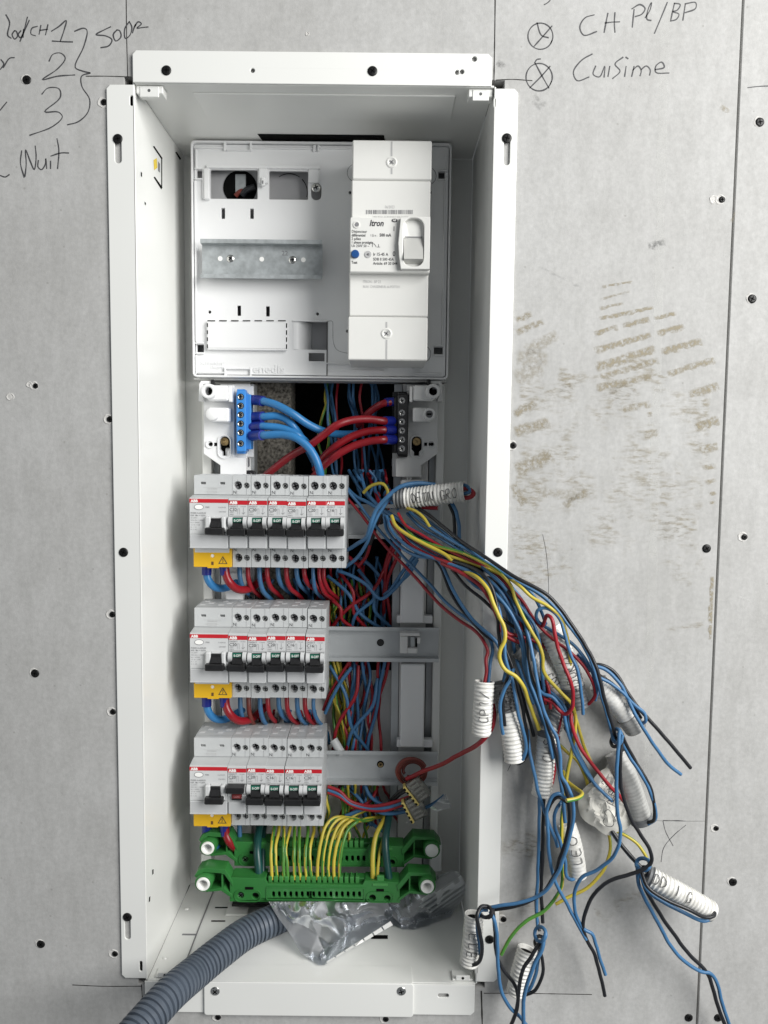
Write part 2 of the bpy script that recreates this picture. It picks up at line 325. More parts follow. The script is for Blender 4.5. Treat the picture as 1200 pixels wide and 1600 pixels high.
def spline(p, k=6):
    p = np.asarray(p, float)
    if len(p) < 3: return np.array([p[0]+(p[-1]-p[0])*t for t in np.linspace(0, 1, k+1)])
    q = np.vstack([2*p[0]-p[1], p, 2*p[-1]-p[-2]]); out = []
    for i in range(1, len(q)-2):
        a, b, c, d = q[i-1:i+3]
        ta, tb, tc = max(np.linalg.norm(b-a), 1e-6)**.5, max(np.linalg.norm(c-b), 1e-6)**.5, max(np.linalg.norm(d-c), 1e-6)**.5
        m1 = ((b-a)/ta-(c-a)/(ta+tb)+(c-b)/tb)*tb; m2 = ((c-b)/tb-(d-b)/(tb+tc)+(d-c)/tc)*tb
        for j in range(k):
            t = j/k; out.append((2*t**3-3*t*t+1)*b+(t**3-2*t*t+t)*m1+(-2*t**3+3*t*t)*c+(t**3-t*t)*m2)
    out.append(q[-2]); return np.array(out)
def screw_slots(mb, cx, cz, Y, r, w, ang=0.4, mi=1):      # cross recess
    for a in (ang, ang+math.pi/2):
        c, s_ = math.cos(a), math.sin(a)
        v = [(cx+c*u*r-s_*t*w, Y, cz+s_*u*r+c*t*w) for u, t in ((-1, -.5), (1, -.5), (1, .5), (-1, .5))]
        mb.add(v, [(0, 1, 2, 3)], mi)
# ================================================================== wall
XL = P(219, 750, 0)[0]; XR = P(759.5, 750, 0)[0]; ZT = P(490, 135, 0)[2]; ZB = P(490, 1532, 0)[2]
D = 149.0
def px_strokes(lst, Y=-0.12, sc=1.0, ox=0, oy=0, w=0.95):
    mb = MB()
    for st in lst:
        q = [(ox+a/sc, oy+b/sc, 0) for a, b in st]; q = spline(q, 5)
        mb.ribbon([XZ(a, b, Y) for a, b, _ in q], w, Y)
    return mb
XS = P(1128, 700, 0)[0]        # seam between the boards
wb = MB(); wb.plate([(-620, -800), (XS, -800), (XS, 800), (-620, 800)], [rr(XL-8, XR+8, ZB-5, ZT+6, 0)], 0, 12.5, 0.5)
wall = wb.build('wall', M_board, kind='structure')
wb = MB(); wb.box(XS+2.2, 900, 1.3, 13.8, -800, 800, 0.5)
wall2 = wb.build('wall', M_board, kind='structure')
wb = MB(); wb.box(XS-40, XS+40, 16, 30, -800, 800, 0)      # dark backing put behind the open joint
wb.build('dark_backing', M_cav, kind='structure')
def kerf(pts, w=0.7):
    mb = MB(); q = spline([(a, b, 0) for a, b in pts], 8); mb.ribbon([XZ(a, b, -0.1) for a, b, _ in q], w, -0.1); o = mb.build('saw_cut', M_kerf, wall); return o
kerf([(197, -20), (198, 60), (200, 132)]); kerf([(774, -20), (773, 60), (771.5, 140)], 0.9)
kerf([(134, 119), (165, 119), (203, 120)]); kerf([(775, 125), (800, 124), (832, 126)])
kerf([(113, 1539), (160, 1541), (222, 1541)]); kerf([(221, 1538), (223, 1570), (224, 1620)])
kerf([(752, 1548), (753, 1580), (754, 1620)], 1.2); kerf([(756, 1552), (800, 1552), (870, 1553), (925, 1554)]); kerf([(1010, 1282), (1060, 1283), (1102, 1283)], 0.25)
L1 = [[(18, 45), (30, 70), (24, 110), (36, 120)], [(46, 95), (38, 108), (46, 122), (55, 112), (50, 97), (44, 96)], [(66, 95), (57, 108), (64, 118), (74, 98), (86, 52)], [(74, 90), (72, 118)], [(92, 62), (62, 130)],
      [(118, 82), (100, 88), (97, 106), (112, 112)], [(128, 78), (122, 108)], [(150, 76), (142, 110)], [(124, 95), (150, 91)], [(160, 98), (185, 82), (207, 64), (200, 95), (188, 130)], [(162, 128), (195, 130), (228, 131)],
      [(232, 98), (262, 88), (272, 95), (262, 145), (235, 210), (258, 222), (283, 228)], [(283, 228), (255, 238), (256, 270), (280, 310), (275, 350), (245, 380), (210, 390)],
      [(153, 192), (165, 170), (190, 166), (204, 182), (180, 215), (132, 249), (180, 238), (235, 234)], [(130, 295), (150, 275), (185, 278), (188, 305), (140, 349), (182, 350), (195, 365), (165, 395), (92, 423)],
      [(347, 83), (322, 95), (300, 108), (330, 112), (350, 124), (340, 143), (314, 149)], [(366, 93), (354, 108), (362, 128), (378, 115), (374, 96), (364, 93)], [(405, 66), (390, 90), (392, 120), (406, 110), (412, 85), (404, 67)],
      [(424, 76), (418, 90), (414, 104)], [(420, 84), (432, 68), (442, 74), (428, 88), (444, 86), (464, 84)], [(0, 218), (12, 200), (2, 185)], [(10, 212), (30, 182), (46, 180)], [(0, 345), (12, 330), (22, 318)],
      [(68, 470), (64, 510), (76, 555)], [(78, 552), (82, 512), (80, 468), (95, 505), (107, 530), (113, 490), (110, 455)], [(120, 500), (119, 522), (130, 530), (142, 512), (143, 495), (146, 528)], [(158, 502), (158, 528)], [(178, 432), (184, 470), (180, 528)], [(158, 488), (190, 478), (216, 478)], [(0, 548), (16, 553), (30, 545)]]
mb = px_strokes(L1, sc=2); o = mb.build('handwriting', M_pencil, wall); o['label'] = 'pencilled volet CH 1, 2, 3 500R and Nuit'
def ell(cx, cy, rx, ry, a0=0.3, n=14): return [(cx+rx*math.cos(a0+6.6*i/n), cy+ry*math.sin(a0+6.6*i/n)) for i in range(n+1)]
L2 = [ell(489, 113, 39, 41), ell(485, 241, 41, 43), [(478, 70), (492, 110), (515, 118)], [(526, 80), (500, 110), (468, 146)], [(472, 196), (490, 230), (516, 276)], [(520, 206), (490, 240), (455, 275)], [(470, 198), (478, 186), (490, 184)], [(500, 15), (512, 8), (520, 0)],
      [(658, 46), (628, 56), (612, 85), (625, 110), (666, 98)], [(700, 40), (694, 70), (688, 102)], [(722, 38), (720, 70), (722, 102)], [(690, 72), (712, 69), (738, 68)], [(782, 28), (779, 55), (776, 86)], [(774, 28), (800, 14), (816, 26), (806, 44), (784, 52)],
      [(816, 56), (832, 30), (836, 8), (826, 28), (822, 60), (836, 64)], [(886, 6), (866, 55), (845, 105)], [(908, 10), (902, 36), (896, 64)], [(906, 10), (926, 14), (916, 32), (902, 36), (922, 44), (914, 60), (894, 66)], [(942, 12), (938, 38), (934, 64)], [(940, 12), (974, 8), (974, 26), (940, 40)],
      [(652, 168), (618, 188), (592, 225), (604, 252), (642, 240)], [(662, 205), (654, 232), (674, 240), (690, 206), (688, 242)], [(706, 206), (700, 240)], [(748, 178), (722, 200), (738, 222), (714, 246)], [(757, 206), (752, 240)], [(755, 178), (764, 184)], [(782, 206), (774, 240)], [(777, 220), (794, 206), (804, 220), (800, 238)],
      [(803, 218), (820, 206), (832, 218), (830, 236)], [(846, 218), (876, 210), (868, 194), (850, 206), (850, 226), (892, 228)]]
mb = px_strokes(L2, sc=2, ox=600); o = mb.build('handwriting', M_pencil, wall); o['label'] = 'pencilled CH PL/BP and Cuisine with crossed circles'
mb = px_strokes([[(1036, 1282), (1055, 1282), (1071, 1283)], [(1036, 1283), (1040, 1299), (1052, 1322)], [(1072, 1289), (1052, 1306), (1037, 1325), (1033, 1347)], [(793, 1205), (800, 1190), (815, 1160)]], w=0.5); mb.build('pencil_mark', M_pencil, wall)
mb = MB(); q = spline([(1168, 137, 0), (1185, 135, 0), (1210, 134, 0)], 5); mb.ribbon([XZ(a, b, 1.2) for a, b, _ in q], 0.8, 1.2); mb.build('pencil_mark', M_pencil, wall2)
mb = MB()
for a, b in (((1040, -10), (1012, 1180)), ((1010, 1180), (1004, 1420))):
    q = [XZ(a[0]+(b[0]-a[0])*t, a[1]+(b[1]-a[1])*t, -0.08) for t in np.linspace(0, 1, 40)]; mb.ribbon(q, 7 if a[1] < 0 else 4, -0.08)
mb.fade = [0.8]*len(mb.v); mb.build('paper_ridge', M_ridge, wall)
mb = px_strokes([[(848, 835), (853, 860), (857, 905), (857, 940)]], w=0.35); mb.build('pencil_mark', M_pencil, wall)
# dried mud boot print: grids with a fade towards their edges
def mud(polys, m_, Y, name, jag=1.0, label=None):
    mb = MB(); fade = []
    for (a, b, wd, st) in polys:         # from a to b (pixels), width px, strength
        a, b = np.array(a, float), np.array(b, float); L = np.linalg.norm(b-a); d = (b-a)/L; nn = np.array([-d[1], d[0]]); nu = max(6, int(L/3)); nv = 5
        base = len(mb.v); v = []; f = []
        for i in range(nu+1):
            t = i/nu
            for j in range(nv+1):
                s_ = j/nv*2-1
                wob = noise.noise(Vector((a[0]*.1+t*L*.12, a[1]*.1, s_*.7)))*jag
                p = a+d*L*t+nn*(s_*wd/2*(1+.5*wob)+wob*1.5); x, z = XZ(p[0], p[1], Y); v.append((x, Y, z))
                e = min(1, min(t, 1-t)*L/5); fade.append(st*e*(0.0 if abs(s_) > .99 else (.8 if abs(s_) > .5 else 1)))
        for i in range(nu):
            for j in range(nv): q = i*(nv+1)+j; f.append((q, q+nv+1, q+nv+2, q+1))
        mb.add(v, f)
    mb.fade = fade; o = mb.build(name, m_, wall, smooth=0)
    if label: o['label'] = label
bars = [((940, 448), (990, 440), 5, .8), ((938, 468), (985, 455), 5, .6), ((936, 482), (975, 474), 6, .8), ((935, 498), (1022, 480), 7, 1), ((928, 522), (966, 510), 9, 1), ((972, 510), (1016, 498), 10, 1), ((1022, 498), (1058, 489), 8, 1), ((928, 548), (1018, 523), 12, 1), ((1026, 521), (1070, 509), 11, 1),
        ((930, 575), (1025, 545), 17, 1), ((1032, 550), (1098, 533), 14, 1), ((935, 590), (1030, 562), 12, .8), ((930, 606), (1020, 588), 13, .9), ((1042, 585), (1118, 562), 12, .9), ((970, 640), (1018, 630), 12, .7), ((1076, 617), (1124, 602), 14, 1), ((1010, 648), (1020, 646), 8, 1), ((1085, 668), (1124, 655), 16, 1), ((1092, 703), (1123, 697), 15, 1), ((1097, 731), (1120, 728), 9, .9), ((1100, 754), (1120, 750), 8, .8), ((1106, 772), (1120, 770), 7, 1), ((1108, 786), (1119, 785), 6, 1)]
mud(bars, M_mud, -0.14, 'mud_print', label='dried boot print of olive mud bars')
bars2 = [((805, 500), (832, 490), 12, .9), ((806, 520), (850, 502), 12, .9), ((820, 550), (872, 522), 22, .5), ((806, 560), (858, 560), 30, .45), ((803, 590), (850, 575), 26, .45), ((803, 650), (838, 628), 16, .9), ((802, 675), (860, 660), 20, .8), ((805, 735), (865, 710), 26, .8), ((880, 790), (920, 765), 12, .8), ((840, 770), (905, 775), 20, .4), ((800, 755), (820, 790), 18, .8), ((1005, 680), (1030, 676), 16, .8)]
mud(bars2, M_mud, -0.13, 'mud_print', label='faded boot print of mud beside the box flange')
sc = [((810, 620), (1110, 640), 60, .7), ((810, 690), (1110, 700), 70, .65), ((805, 770), (1100, 770), 80, .7), ((800, 850), (1090, 820), 70, .65), ((805, 920), (900, 900), 70, .7), ((980, 560), (1040, 600), 30, .8), ((870, 590), (1040, 620), 36, .8), ((1020, 830), (1095, 900), 60, .6), ((775, 1330), (840, 1310), 60, .7), ((780, 1440), (850, 1400), 50, .6), ((930, 1430), (1010, 1400), 30, .7), ((1040, 985), (1100, 975), 10, .8)]
mud(sc, M_mud2, -0.16, 'mud_scuff')
mud([((1113, 900), (1109, 1000), 7, 1.2), ((1125, 165), (1140, 175), 9, .7), ((1148, 330), (1142, 350), 6, .5)], M_mud, -0.17, 'mud_scuff')
mud([((1012, 385), (1040, 378), 12, 1), ((840, 415), (910, 450), 5, .3), ((776, 96), (790, 106), 12, 1), ((830, 150), (850, 170), 20, .5)], M_smudge, -0.18, 'dark_smudge')
mud([((118, 1230), (126, 1262), 5, .5), ((1130, 395), (1136, 402), 4, .8), ((1150, 930), (1175, 940), 4, .5)], M_ridge, -0.18, 'paper_scratch')

for a_ in ((XL-60, XL-4, ZB-60, ZT+60), (XR+4, XR+60, ZB-60, ZT+60), (XL-3, XR+3, ZT+4, ZT+60), (XL-3, XR+3, ZB-60, ZB-4)):
    mb = MB(); mb.box(a_[0], a_[1], 15, 60, a_[2], a_[3], 0); mb.build('dark_backing', M_cav, kind='structure')  # dark backing blocks added so the gaps round the box stay black
# ------------------------------------------------------------------ black screws in wall and flanges
def make_screw(px, py, Y, label, proud=0.4, r=3.7, ang=0.5):
    x, _, z = P(px, py, Y); mb = MB(); y = Y-proud
    mb.lathe(x, z, [(0.05, y-0.35), (r*.62, y-0.5), (r*.93, y-0.25), (r, y+.15), (r*.8, y+1.0), (1.4, y+2.6)], 18)
    for a in (ang, ang+math.pi/2):
        c, s_ = math.cos(a), math.sin(a); mb.add([(x+c*u*r*.55-s_*t*.8, y-.56, z+s_*u*r*.55+c*t*.8) for u, t in ((-1, -.5), (1, -.5), (1, .5), (-1, .5))], [(0, 1, 2, 3)], 1)
    o = mb.build('drywall_screw', [M_screw, M_hole], smooth=50); return tag(o, label, 'screw', 'black drywall screws')
def crater(px, py, Y, par, off=(-4, 1), r=4.6):
    x, _, z = P(px, py, Y); mb = MB(); n = 22
    def ring(r_, y_, k): return [(x+r_*(1+.22*noise.noise(Vector((px+math.cos(6.283*i/n)*1.3, py, math.sin(6.283*i/n)*1.3+k))))*math.cos(6.283*i/n), y_, z+r_*(1+.22*noise.noise(Vector((px+math.cos(6.283*i/n)*1.3, py, math.sin(6.283*i/n)*1.3+k))))*math.sin(6.283*i/n)) for i in range(n)]
    v = ring(r*1.05, Y-.05, 0)+ring(r*.85, Y-.45, 2)+ring(r*.6, Y-.1, 4)
    f = [(j*n+i, j*n+(i+1) % n, (j+1)*n+(i+1) % n, (j+1)*n+i) for j in (0, 1) for i in range(n)]+[tuple(range(2*n, 3*n))]
    mb.add(v, f); mb.build('torn_paper', M_torn, par, smooth=0)
WALL_S = [(42, 125, 'left of the pencilled 2'), (55, 1052, 'in the left board beside the middle breaker row'), (64, 1475, 'lowest in the left board'), (1187, 191, 'topmost at the right border'), (1175, 467, 'in the far right board level with the enclosure top panel'),
          (1104, 857, 'in the right board just left of the joint'), (1145, 1378, 'in the far right board level with the green bars'), (1076, 1590, 'at the lower border just left of the joint'), (1122, 1590, 'at the lower border just right of the joint')]
seam = lambda x, y: x > 1160-.042*y
for i, (x, y, t) in enumerate(WALL_S):
    yy = 1.3 if seam(x, y) else 0
    if x > 1140 or x < 100: crater(x-2, y-1, yy, wall2 if seam(x, y) else wall, r=3.9)
    make_screw(x, y, yy, 'black drywall screw '+t, 0.35, 3.6, 0.3+i)
CR = [(162, 160, 'beside the upper left flange under the cut line', 3), (55, 603, 'in a torn pit beside a second pit in the left board', 2.6), (171, 655, 'half under the left flange beside the terminal blocks', 3), (175, 960, 'half under the left flange level with the second row top', 3), (176, 1112, 'half under the left flange below the middle row', 3), (179, 1490, 'half under the left flange near its bottom', 3),
      (801, 696, 'against the right flange below the mud print', 3.2), (1127, 312, 'in a torn double pit near the board joint', 3), (1162, 839, 'in a torn pit right of the joint', 3), (1118, 1294, 'in the joint right of the pencilled X', 2.6), (786, 1436, 'behind the wires near the lower right flange', 3), (602, 1592, 'under the bottom flange near the middle', 3), (340, 1589, 'under the bottom flange left end', 3)]
for i, (x, y, t, r) in enumerate(CR):
    right = seam(x, y); crater(x-2, y, 1.3 if right else 0, wall2 if right else wall, r=r*1.35)
    make_screw(x+1, y, (1.3 if right else 0), 'black screw head '+t, 0.5, r*.85, i*.7)
crater(16, 620, 0, wall, r=3.2); crater(1115, 312, 0, wall, r=3.4); crater(46, 601, 0, wall, r=2.6); crater(480, 53, 0, wall, r=1.6)
FL = [(260, 110, 'in the top flange left'), (582, 111, 'in the top flange right of centre'), (184, 217, 'above the slot at the top of the left flange'), (193, 863, 'in the middle of the left flange'), (199, 1433, 'above the slot at the bottom of the left flange'), (792, 216, 'above the slot at the top of the right flange'), (778, 863, 'in the right flange above the wire bundle'), (765, 1468, 'at the bottom of the right flange behind the wires')]
for i, (x, y, t) in enumerate(FL): make_screw(x, y, -3.2 if i < 2 else -2.2, 'black screw '+t, 0.2, 3.9, i*.9)

# ================================================================== flush enclosure
box = thing('electrical_enclosure', 'tall white steel flush enclosure set into the plasterboard wall', 'enclosure', ((XL+XR)/2, D, ZB))
FY0, FY1 = -2.0, -0.25
def slot(px, y0, y1, w=2.2, Y=-2): x0, _, zt = P(px, y0, Y); z1 = P(px, y1, Y)[2]; return rr(x0-w, x0+w, z1, zt, w, 5)
xlo = P(178, 750, 0)[0]; xro = P(795, 750, 0)[0]; zf_t = P(490, 137, 0)[2]; zf_b = P(490, 1529, 0)[2]
mb = MB(); c = 3.0
mb.plate([(xlo+c, zf_b), (XL, zf_b), (XL, zf_t), (xlo+c, zf_t), (xlo, zf_t-c), (xlo, zf_b+c)], [slot(184, 212, 255, 2.6), slot(199, 1430, 1468, 2.4), slot(205.5, 149, 165, 1.4), slot(220, 1502, 1518, 1.2)], FY0, FY1, 0.5)
mb.build('flange', M_paint, box)
mb = MB(); mb.plate([(XR, zf_b), (xro-c, zf_b), (xro, zf_b+c), (xro, zf_t-c), (xro-c, zf_t), (XR, zf_t)], [slot(792.5, 216, 258, 2.4), slot(773.5, 153, 168, 1.2), slot(745, 1505, 1522, 1.2)], FY0, FY1, 0.5)
mb.build('flange', M_paint, box)
def wallpanel(x0, x1, nm='side_panel'):
    mb = MB(); mb.box(x0, x1, -0.3, D, ZB-1, ZT+1, 0.3); return mb.build(nm, M_paint, box)
wallpanel(XL-1.4, XL); wallpanel(XR, XR+1.4)
zt2 = P(490, 84, 0)[2]; tx0 = P(209, 110, 0)[0]; tx1 = P(768, 110, 0)[0]
mb = MB(); mb.plate([(tx0, ZT+.4), (tx1, ZT+.4), (tx1, zt2-3), (tx1-3, zt2), (tx0+3, zt2), (tx0, zt2-3)], [circ(*XZ(395, 111, -2), 1.7, 14), circ(*XZ(741, 93, -2), 2.0, 12), circ(*XZ(714, 114, -2), 1.8, 12), circ(*XZ(721.5, 113, -2), 1.8, 12)], -3.0, -1.2, 0.5); mb.build('flange', M_paint, box)
mb = MB(); mb.box(XL+.3, XR-.3, -1.1, D, ZT+.1, ZT+1.6, 0.3); mb.build('top_panel', M_paint, box)
mb = MB(); mb.box(XL+.3, XR-.3, -1.1, D, ZB-1.6, ZB-.1, 0.3); mb.build('bottom_panel', M_paint, box)
zb2 = P(490, 1580, 0)[2]; bx0 = P(228, 1558, 0)[0]; bx1 = P(741, 1558, 0)[0]
mb = MB(); mb.plate([(bx0, zb2+3), (bx0+3, zb2), (bx1-3, zb2), (bx1, zb2+3), (bx1, ZB-.4), (bx0, ZB-.4)], [rr(P(684, 1555, -2)[0], P(701, 1555, -2)[0], P(690, 1557.5, -2)[2], P(690, 1551.5, -2)[2], 1.5, 4)], -3.0, -1.2, 0.5); mb.build('flange', M_paint, box)
a = prect(319, 1535, 646, 1587, -4.2); mb = MB(); mb.plate(rr(a[0], a[1], a[2], a[3], 2.5), [], -5.0, -3.2, 0.6); mb.box(a[0]+1, a[1]-1, -3.4, 18, ZB, ZB+1.1, .2); cov = mb.build('joining_strip', M_paint, box)
def phil(name, px, py, Y, r, m_, par, ang=0.5, dome=1.0):
    x, _, z = P(px, py, Y); mb = MB(); mb.lathe(x, z, [(0.05, Y-dome), (r*.5, Y-dome*.9), (r*.85, Y-dome*.5), (r, Y)], 18); screw_slots(mb, x, z, Y-dome*1.02, r*.55, r*.24, ang); return mb.build(name, [m_, M_hole], par, smooth=50)
phil('screw', 336, 1549, -5.1, 4.0, M_steel, cov, .8); phil('screw', 627, 1549, -5.1, 4.0, M_steel, cov, .3)
# dark slots and small marks on the side panels
def side_mark(pxs, X, name='slot', m_=M_hole, inn=0.15):
    v = [PX(a, b, X+(inn if X < 0 else -inn)) for a, b in pxs]; mb = MB(); mb.add(v, [tuple(range(len(v)))]); return mb.build(name, m_, box, smooth=0)
side_mark([(239, 229), (241, 228), (254, 247), (253, 250)], XL); side_mark([(240, 277), (242, 276), (254, 293), (252, 296)], XL)
side_mark([(252, 246), (253.5, 248), (253.5, 292), (252, 291)], XL); side_mark([(240, 250), (245, 247), (246, 262), (241, 266)], XL, 'sticker', M_sticker, .2)
side_mark([(247, 252), (250, 256), (250, 270), (247, 267)], XL, 'slot', M_gink)
side_mark([(220, 268), (222, 270), (222, 277), (220, 275)], XL); side_mark([(226, 315), (228, 317), (228, 321), (226, 319)], XL)
side_mark([(274, 238), (276, 237), (283, 248), (281, 250)], XL); side_mark([(238, 1359), (240, 1358), (240, 1365), (238, 1367)], XL); side_mark([(233, 1402), (235, 1400), (234.5, 1408), (232.5, 1410)], XL)
side_mark([(290, 1398), (296, 1382), (297, 1384), (292, 1400)], XL); side_mark([(730, 243), (735, 240), (734, 252), (731, 254)], XR)
# embossed panel and rails on the top panel
mb = MB(); 
v = [PZ(a, b, ZT-.05) for a, b in ((296, 133), (715, 133), (698, 180), (297, 180))]
xs = sorted([v[0][0], v[1][0]]); mb.box(xs[0], xs[1], 12, 58, ZT-1.2, ZT+.2, 0.5); mb.build('embossed_panel', M_paint, box)
# corner tabs
for (x, y, X0, X1, zz, up) in ((0, 0, XL+1, XL+22, ZT, -1), (0, 0, XR-20, XR-1, ZT, -1), (0, 0, XL+6, XL+24, ZB, 1), (0, 0, XR-20, XR-2, ZB, 1)):
    z0 = zz+up*0.2; mb = MB(); mb.box(X0, X1, 1.0, 13, z0, z0+up*(6 if up < 0 else 1.6), 0.5)
    mb.box(X0+3, X1-3, 0.4, 2.0, z0+up*.5, z0+up*(9 if up < 0 else 5), 0.4); o = mb.build('corner_tab', M_paint, box)
    mb = MB(); mb.cyl((X0+X1)/2, z0+up*(4 if up < 0 else 3), 0.2, .6, 1.2, 12); mb.build('rivet', M_steel if up < 0 else M_hole, o)
mb = MB(); mb.box(XL+27, XL+28, 14, 140, ZB, ZB+.9, .2); mb.box(XL+14, XL+27, 60, 62, ZB, ZB+.5, .2); mb.build('fold_line', M_gink, box)
for (x0, y0, x1, y1) in ((336, 1417, 358, 1419), (330, 1438, 352, 1440), (580, 1461, 606, 1467)):
    mb = MB(); v = [PZ(a, b, ZB+.25) for a, b in ((x0, y0), (x1, y0), (x1, y1), (x0, y1))]; mb.add(v, [(3, 2, 1, 0)]); mb.build('slot', M_hole, box, smooth=0)
mb = MB(); v = [PZ(a, b, ZB+.2) for a, b in ((352, 1432), (366, 1414), (392, 1414), (384, 1432))]; mb.box(v[0][0], v[2][0], min(q[1] for q in v), max(q[1] for q in v), ZB, ZB+2.5, .6); mb.build('embossed_tab', M_paint, box)
for x, y in ((292, 1420), (258, 1497), (270, 1405)):
    p = PZ(x, y, ZB); mb = MB(); n = 12; v = [(p[0]+2.5*math.cos(6.283*i/n), p[1]+2.5*math.sin(6.283*i/n), ZB) for i in range(n)]+[(p[0]+1.6*math.cos(6.283*i/n), p[1]+1.6*math.sin(6.283*i/n), ZB+1.2) for i in range(n)]
    mb.add(v, [(i, (i+1) % n, n+(i+1) % n, n+i) for i in range(n)]+[tuple(range(n, 2*n))]); mb.build('rivet', M_paint, box)
# back panel with its big opening to the cavity
ox0, ox1, ozb, ozt = prect(392, 590, 618, 1046, D)
mb = MB(); mb.plate([(XL+.2, ZB+.2), (XR-.2, ZB+.2), (XR-.2, ZT-.2), (XL+.2, ZT-.2)], [rr(ox0, ox1, ozb, ozt, 0)], D-1.2, D, 0); mb.build('back_panel', M_paint, box)
pa, pb = PZ(402, 209, ZT), PZ(600, 209, ZT); mb = MB(); mb.add([(pa[0], pa[1], ZT-.15), (pb[0], pa[1], ZT-.15), (pb[0]+4, D-2, ZT-.15), (pa[0]+8, D-2, ZT-.15)], [(0, 1, 2, 3)]); mb.build('cable_opening', M_hole, box, smooth=0)
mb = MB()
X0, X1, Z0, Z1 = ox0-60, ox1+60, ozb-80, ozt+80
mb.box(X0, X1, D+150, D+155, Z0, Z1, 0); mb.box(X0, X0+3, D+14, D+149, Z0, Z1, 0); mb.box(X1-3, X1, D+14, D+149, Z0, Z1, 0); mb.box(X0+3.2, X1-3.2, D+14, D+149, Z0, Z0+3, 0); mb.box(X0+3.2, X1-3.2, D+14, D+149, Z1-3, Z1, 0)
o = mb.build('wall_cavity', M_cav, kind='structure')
mb = MB(); mb.box(X0+6, P(455, 680, D+20)[0], D+18, D+60, Z0+4, Z1-4, 2.5); o = mb.build('concrete_block', M_conc); tag(o, 'rough grey concrete block seen through the back opening left of the wires', 'concrete block')
# ================================================================== mounting frame (columns + rails)
fr = thing('mounting_frame', 'white plastic and steel mounting frame with three horizontal rails inside the enclosure', 'mounting frame', (P(500, 1000, 130)[0], D, P(500, 1330, 130)[2]))
def strip(x0, x1, y0, y1, Y, Y2, m_, nm, b=.5):
    mb = MB(); pbox(mb, x0, y0, x1, y1, Y, Y2, b); return mb.build(nm, m_, fr)
for side in (0, 1):
    if side == 0: cols = ((318, 332, M_paint, 126, 'column'), (333, 345, M_alu, 138, 'column_channel'), (346, 392, M_plas, 124, 'column'), (393, 398, M_alu, 128, 'column_edge'))
    else: cols = ((612, 624, M_alu, 130, 'column_edge'), (625, 665, M_plas2, 126, 'column'), (666, 676, M_alu, 138, 'column_channel'), (677, 689, M_paint, 124, 'column'))
    for x0, x1, m_, Y, nm in cols: strip(x0, x1, 600, 1372 if side else 1325, Y, D-2, m_, nm)
for (y0, y1) in ((750, 784), (846, 974), (1038, 1168)):
    o = strip(626, 663, y0, y1, 113, 125, M_plas, 'trunk_cover', 1.2)
    strip(620, 676, y1-12, y1, 117, 125, M_plas, 'trunk_foot', .6)
mb = MB(); mb.text('R', *XZ(634, 757, 113), 112.9, 12, bold=0, ext=.05); mb.build('embossed_letter', M_plas2, fr)
strip(352, 386, 700, 742, 118, 124, M_plas, 'trunk_cover', 1); strip(352, 386, 895, 940, 118, 124, M_plas, 'trunk_cover', 1)
for (x, y) in ((390, 742), (390, 935), (390, 1130), (428, 1130), (470, 1130)):
    mb = MB(); x0, x1, z0, z1 = prect(x-8, y-7, x+8, y+6, 116); mb.plate(rr(x0, x1, z0, z1, 2.5), [rr(x0+2, x1-2, z0-2, z1-2.4, 2)] if False else [circ((x0+x1)/2, (z0+z1)/2-.6, 2.6, 12)], 116, 122, .4); mb.build('cable_clip', M_blk, fr)
def din_rail(x0, x1, yt, yb, Y, nm, par, m_, holes=()):
    X0, X1, zb, zt = prect(x0, yt, x1, yb, Y); h = zt-zb
    mb = MB(); lip = 3.6
    # profile (y,z) of a hat rail, thin sheet 1 mm
    pr = [(Y, zt), (Y, zt-lip), (Y+7, zt-lip-.3), (Y+7, zb+lip+.3), (Y, zb+lip), (Y, zb)]
    bk = [(Y+1.1, zb), (Y+1.1, zb+lip-1), (Y+8.1, zb+lip-.9), (Y+8.1, zt-lip+.9), (Y+1.1, zt-lip+1), (Y+1.1, zt)]
    pts = pr+bk; n = len(pts); v = [(X0, a, b) for a, b in pts]+[(X1, a, b) for a, b in pts]
    f = [(i, (i+1) % n, n+(i+1) % n, n+i) for i in range(n)]
    for o_ in (0, n): f += [tuple(o_+k for k in ((0, 1, 10, 11) if o_ == 0 else (11, 10, 1, 0))), tuple(o_+k for k in ((1, 2, 9, 10) if o_ == 0 else (10, 9, 2, 1))), tuple(o_+k for k in ((2, 3, 8, 9) if o_ == 0 else (9, 8, 3, 2))), tuple(o_+k for k in ((3, 4, 7, 8) if o_ == 0 else (8, 7, 4, 3))), tuple(o_+k for k in ((4, 5, 6, 7) if o_ == 0 else (7, 6, 5, 4)))]
    mb.add(v, f); o = mb.build(nm, m_, par, smooth=0)
    return o
for k, (yt, yb, hy, x1) in enumerate(((787, 841, 814, 688), (979, 1033, 1004, 686), (1173, 1226, 1194, 684))):
    r = din_rail(306, x1, yt, yb, 112, 'din_rail', fr, M_alu)
    mb = MB(); mb.cyl(*XZ(594.5, hy, 119), 118.7, 118.9, 3.6, 18); mb.build('rail_hole', M_hole, r)
    if k == 2: mb = MB(); mb.cyl(*XZ(594.5, hy+1, 118.6), 118.3, 118.6, 2.6, 12); screw_slots(mb, *XZ(594.5, hy+1, 118), 118.2, 1.8, .7); mb.build('screw', [M_brass, M_hole], r)
    else: mb = MB(); mb.cyl(*XZ(594.5, hy, 118.5), 118.4, 118.6, 3.0, 12); mb.build('screw', M_blk, r)
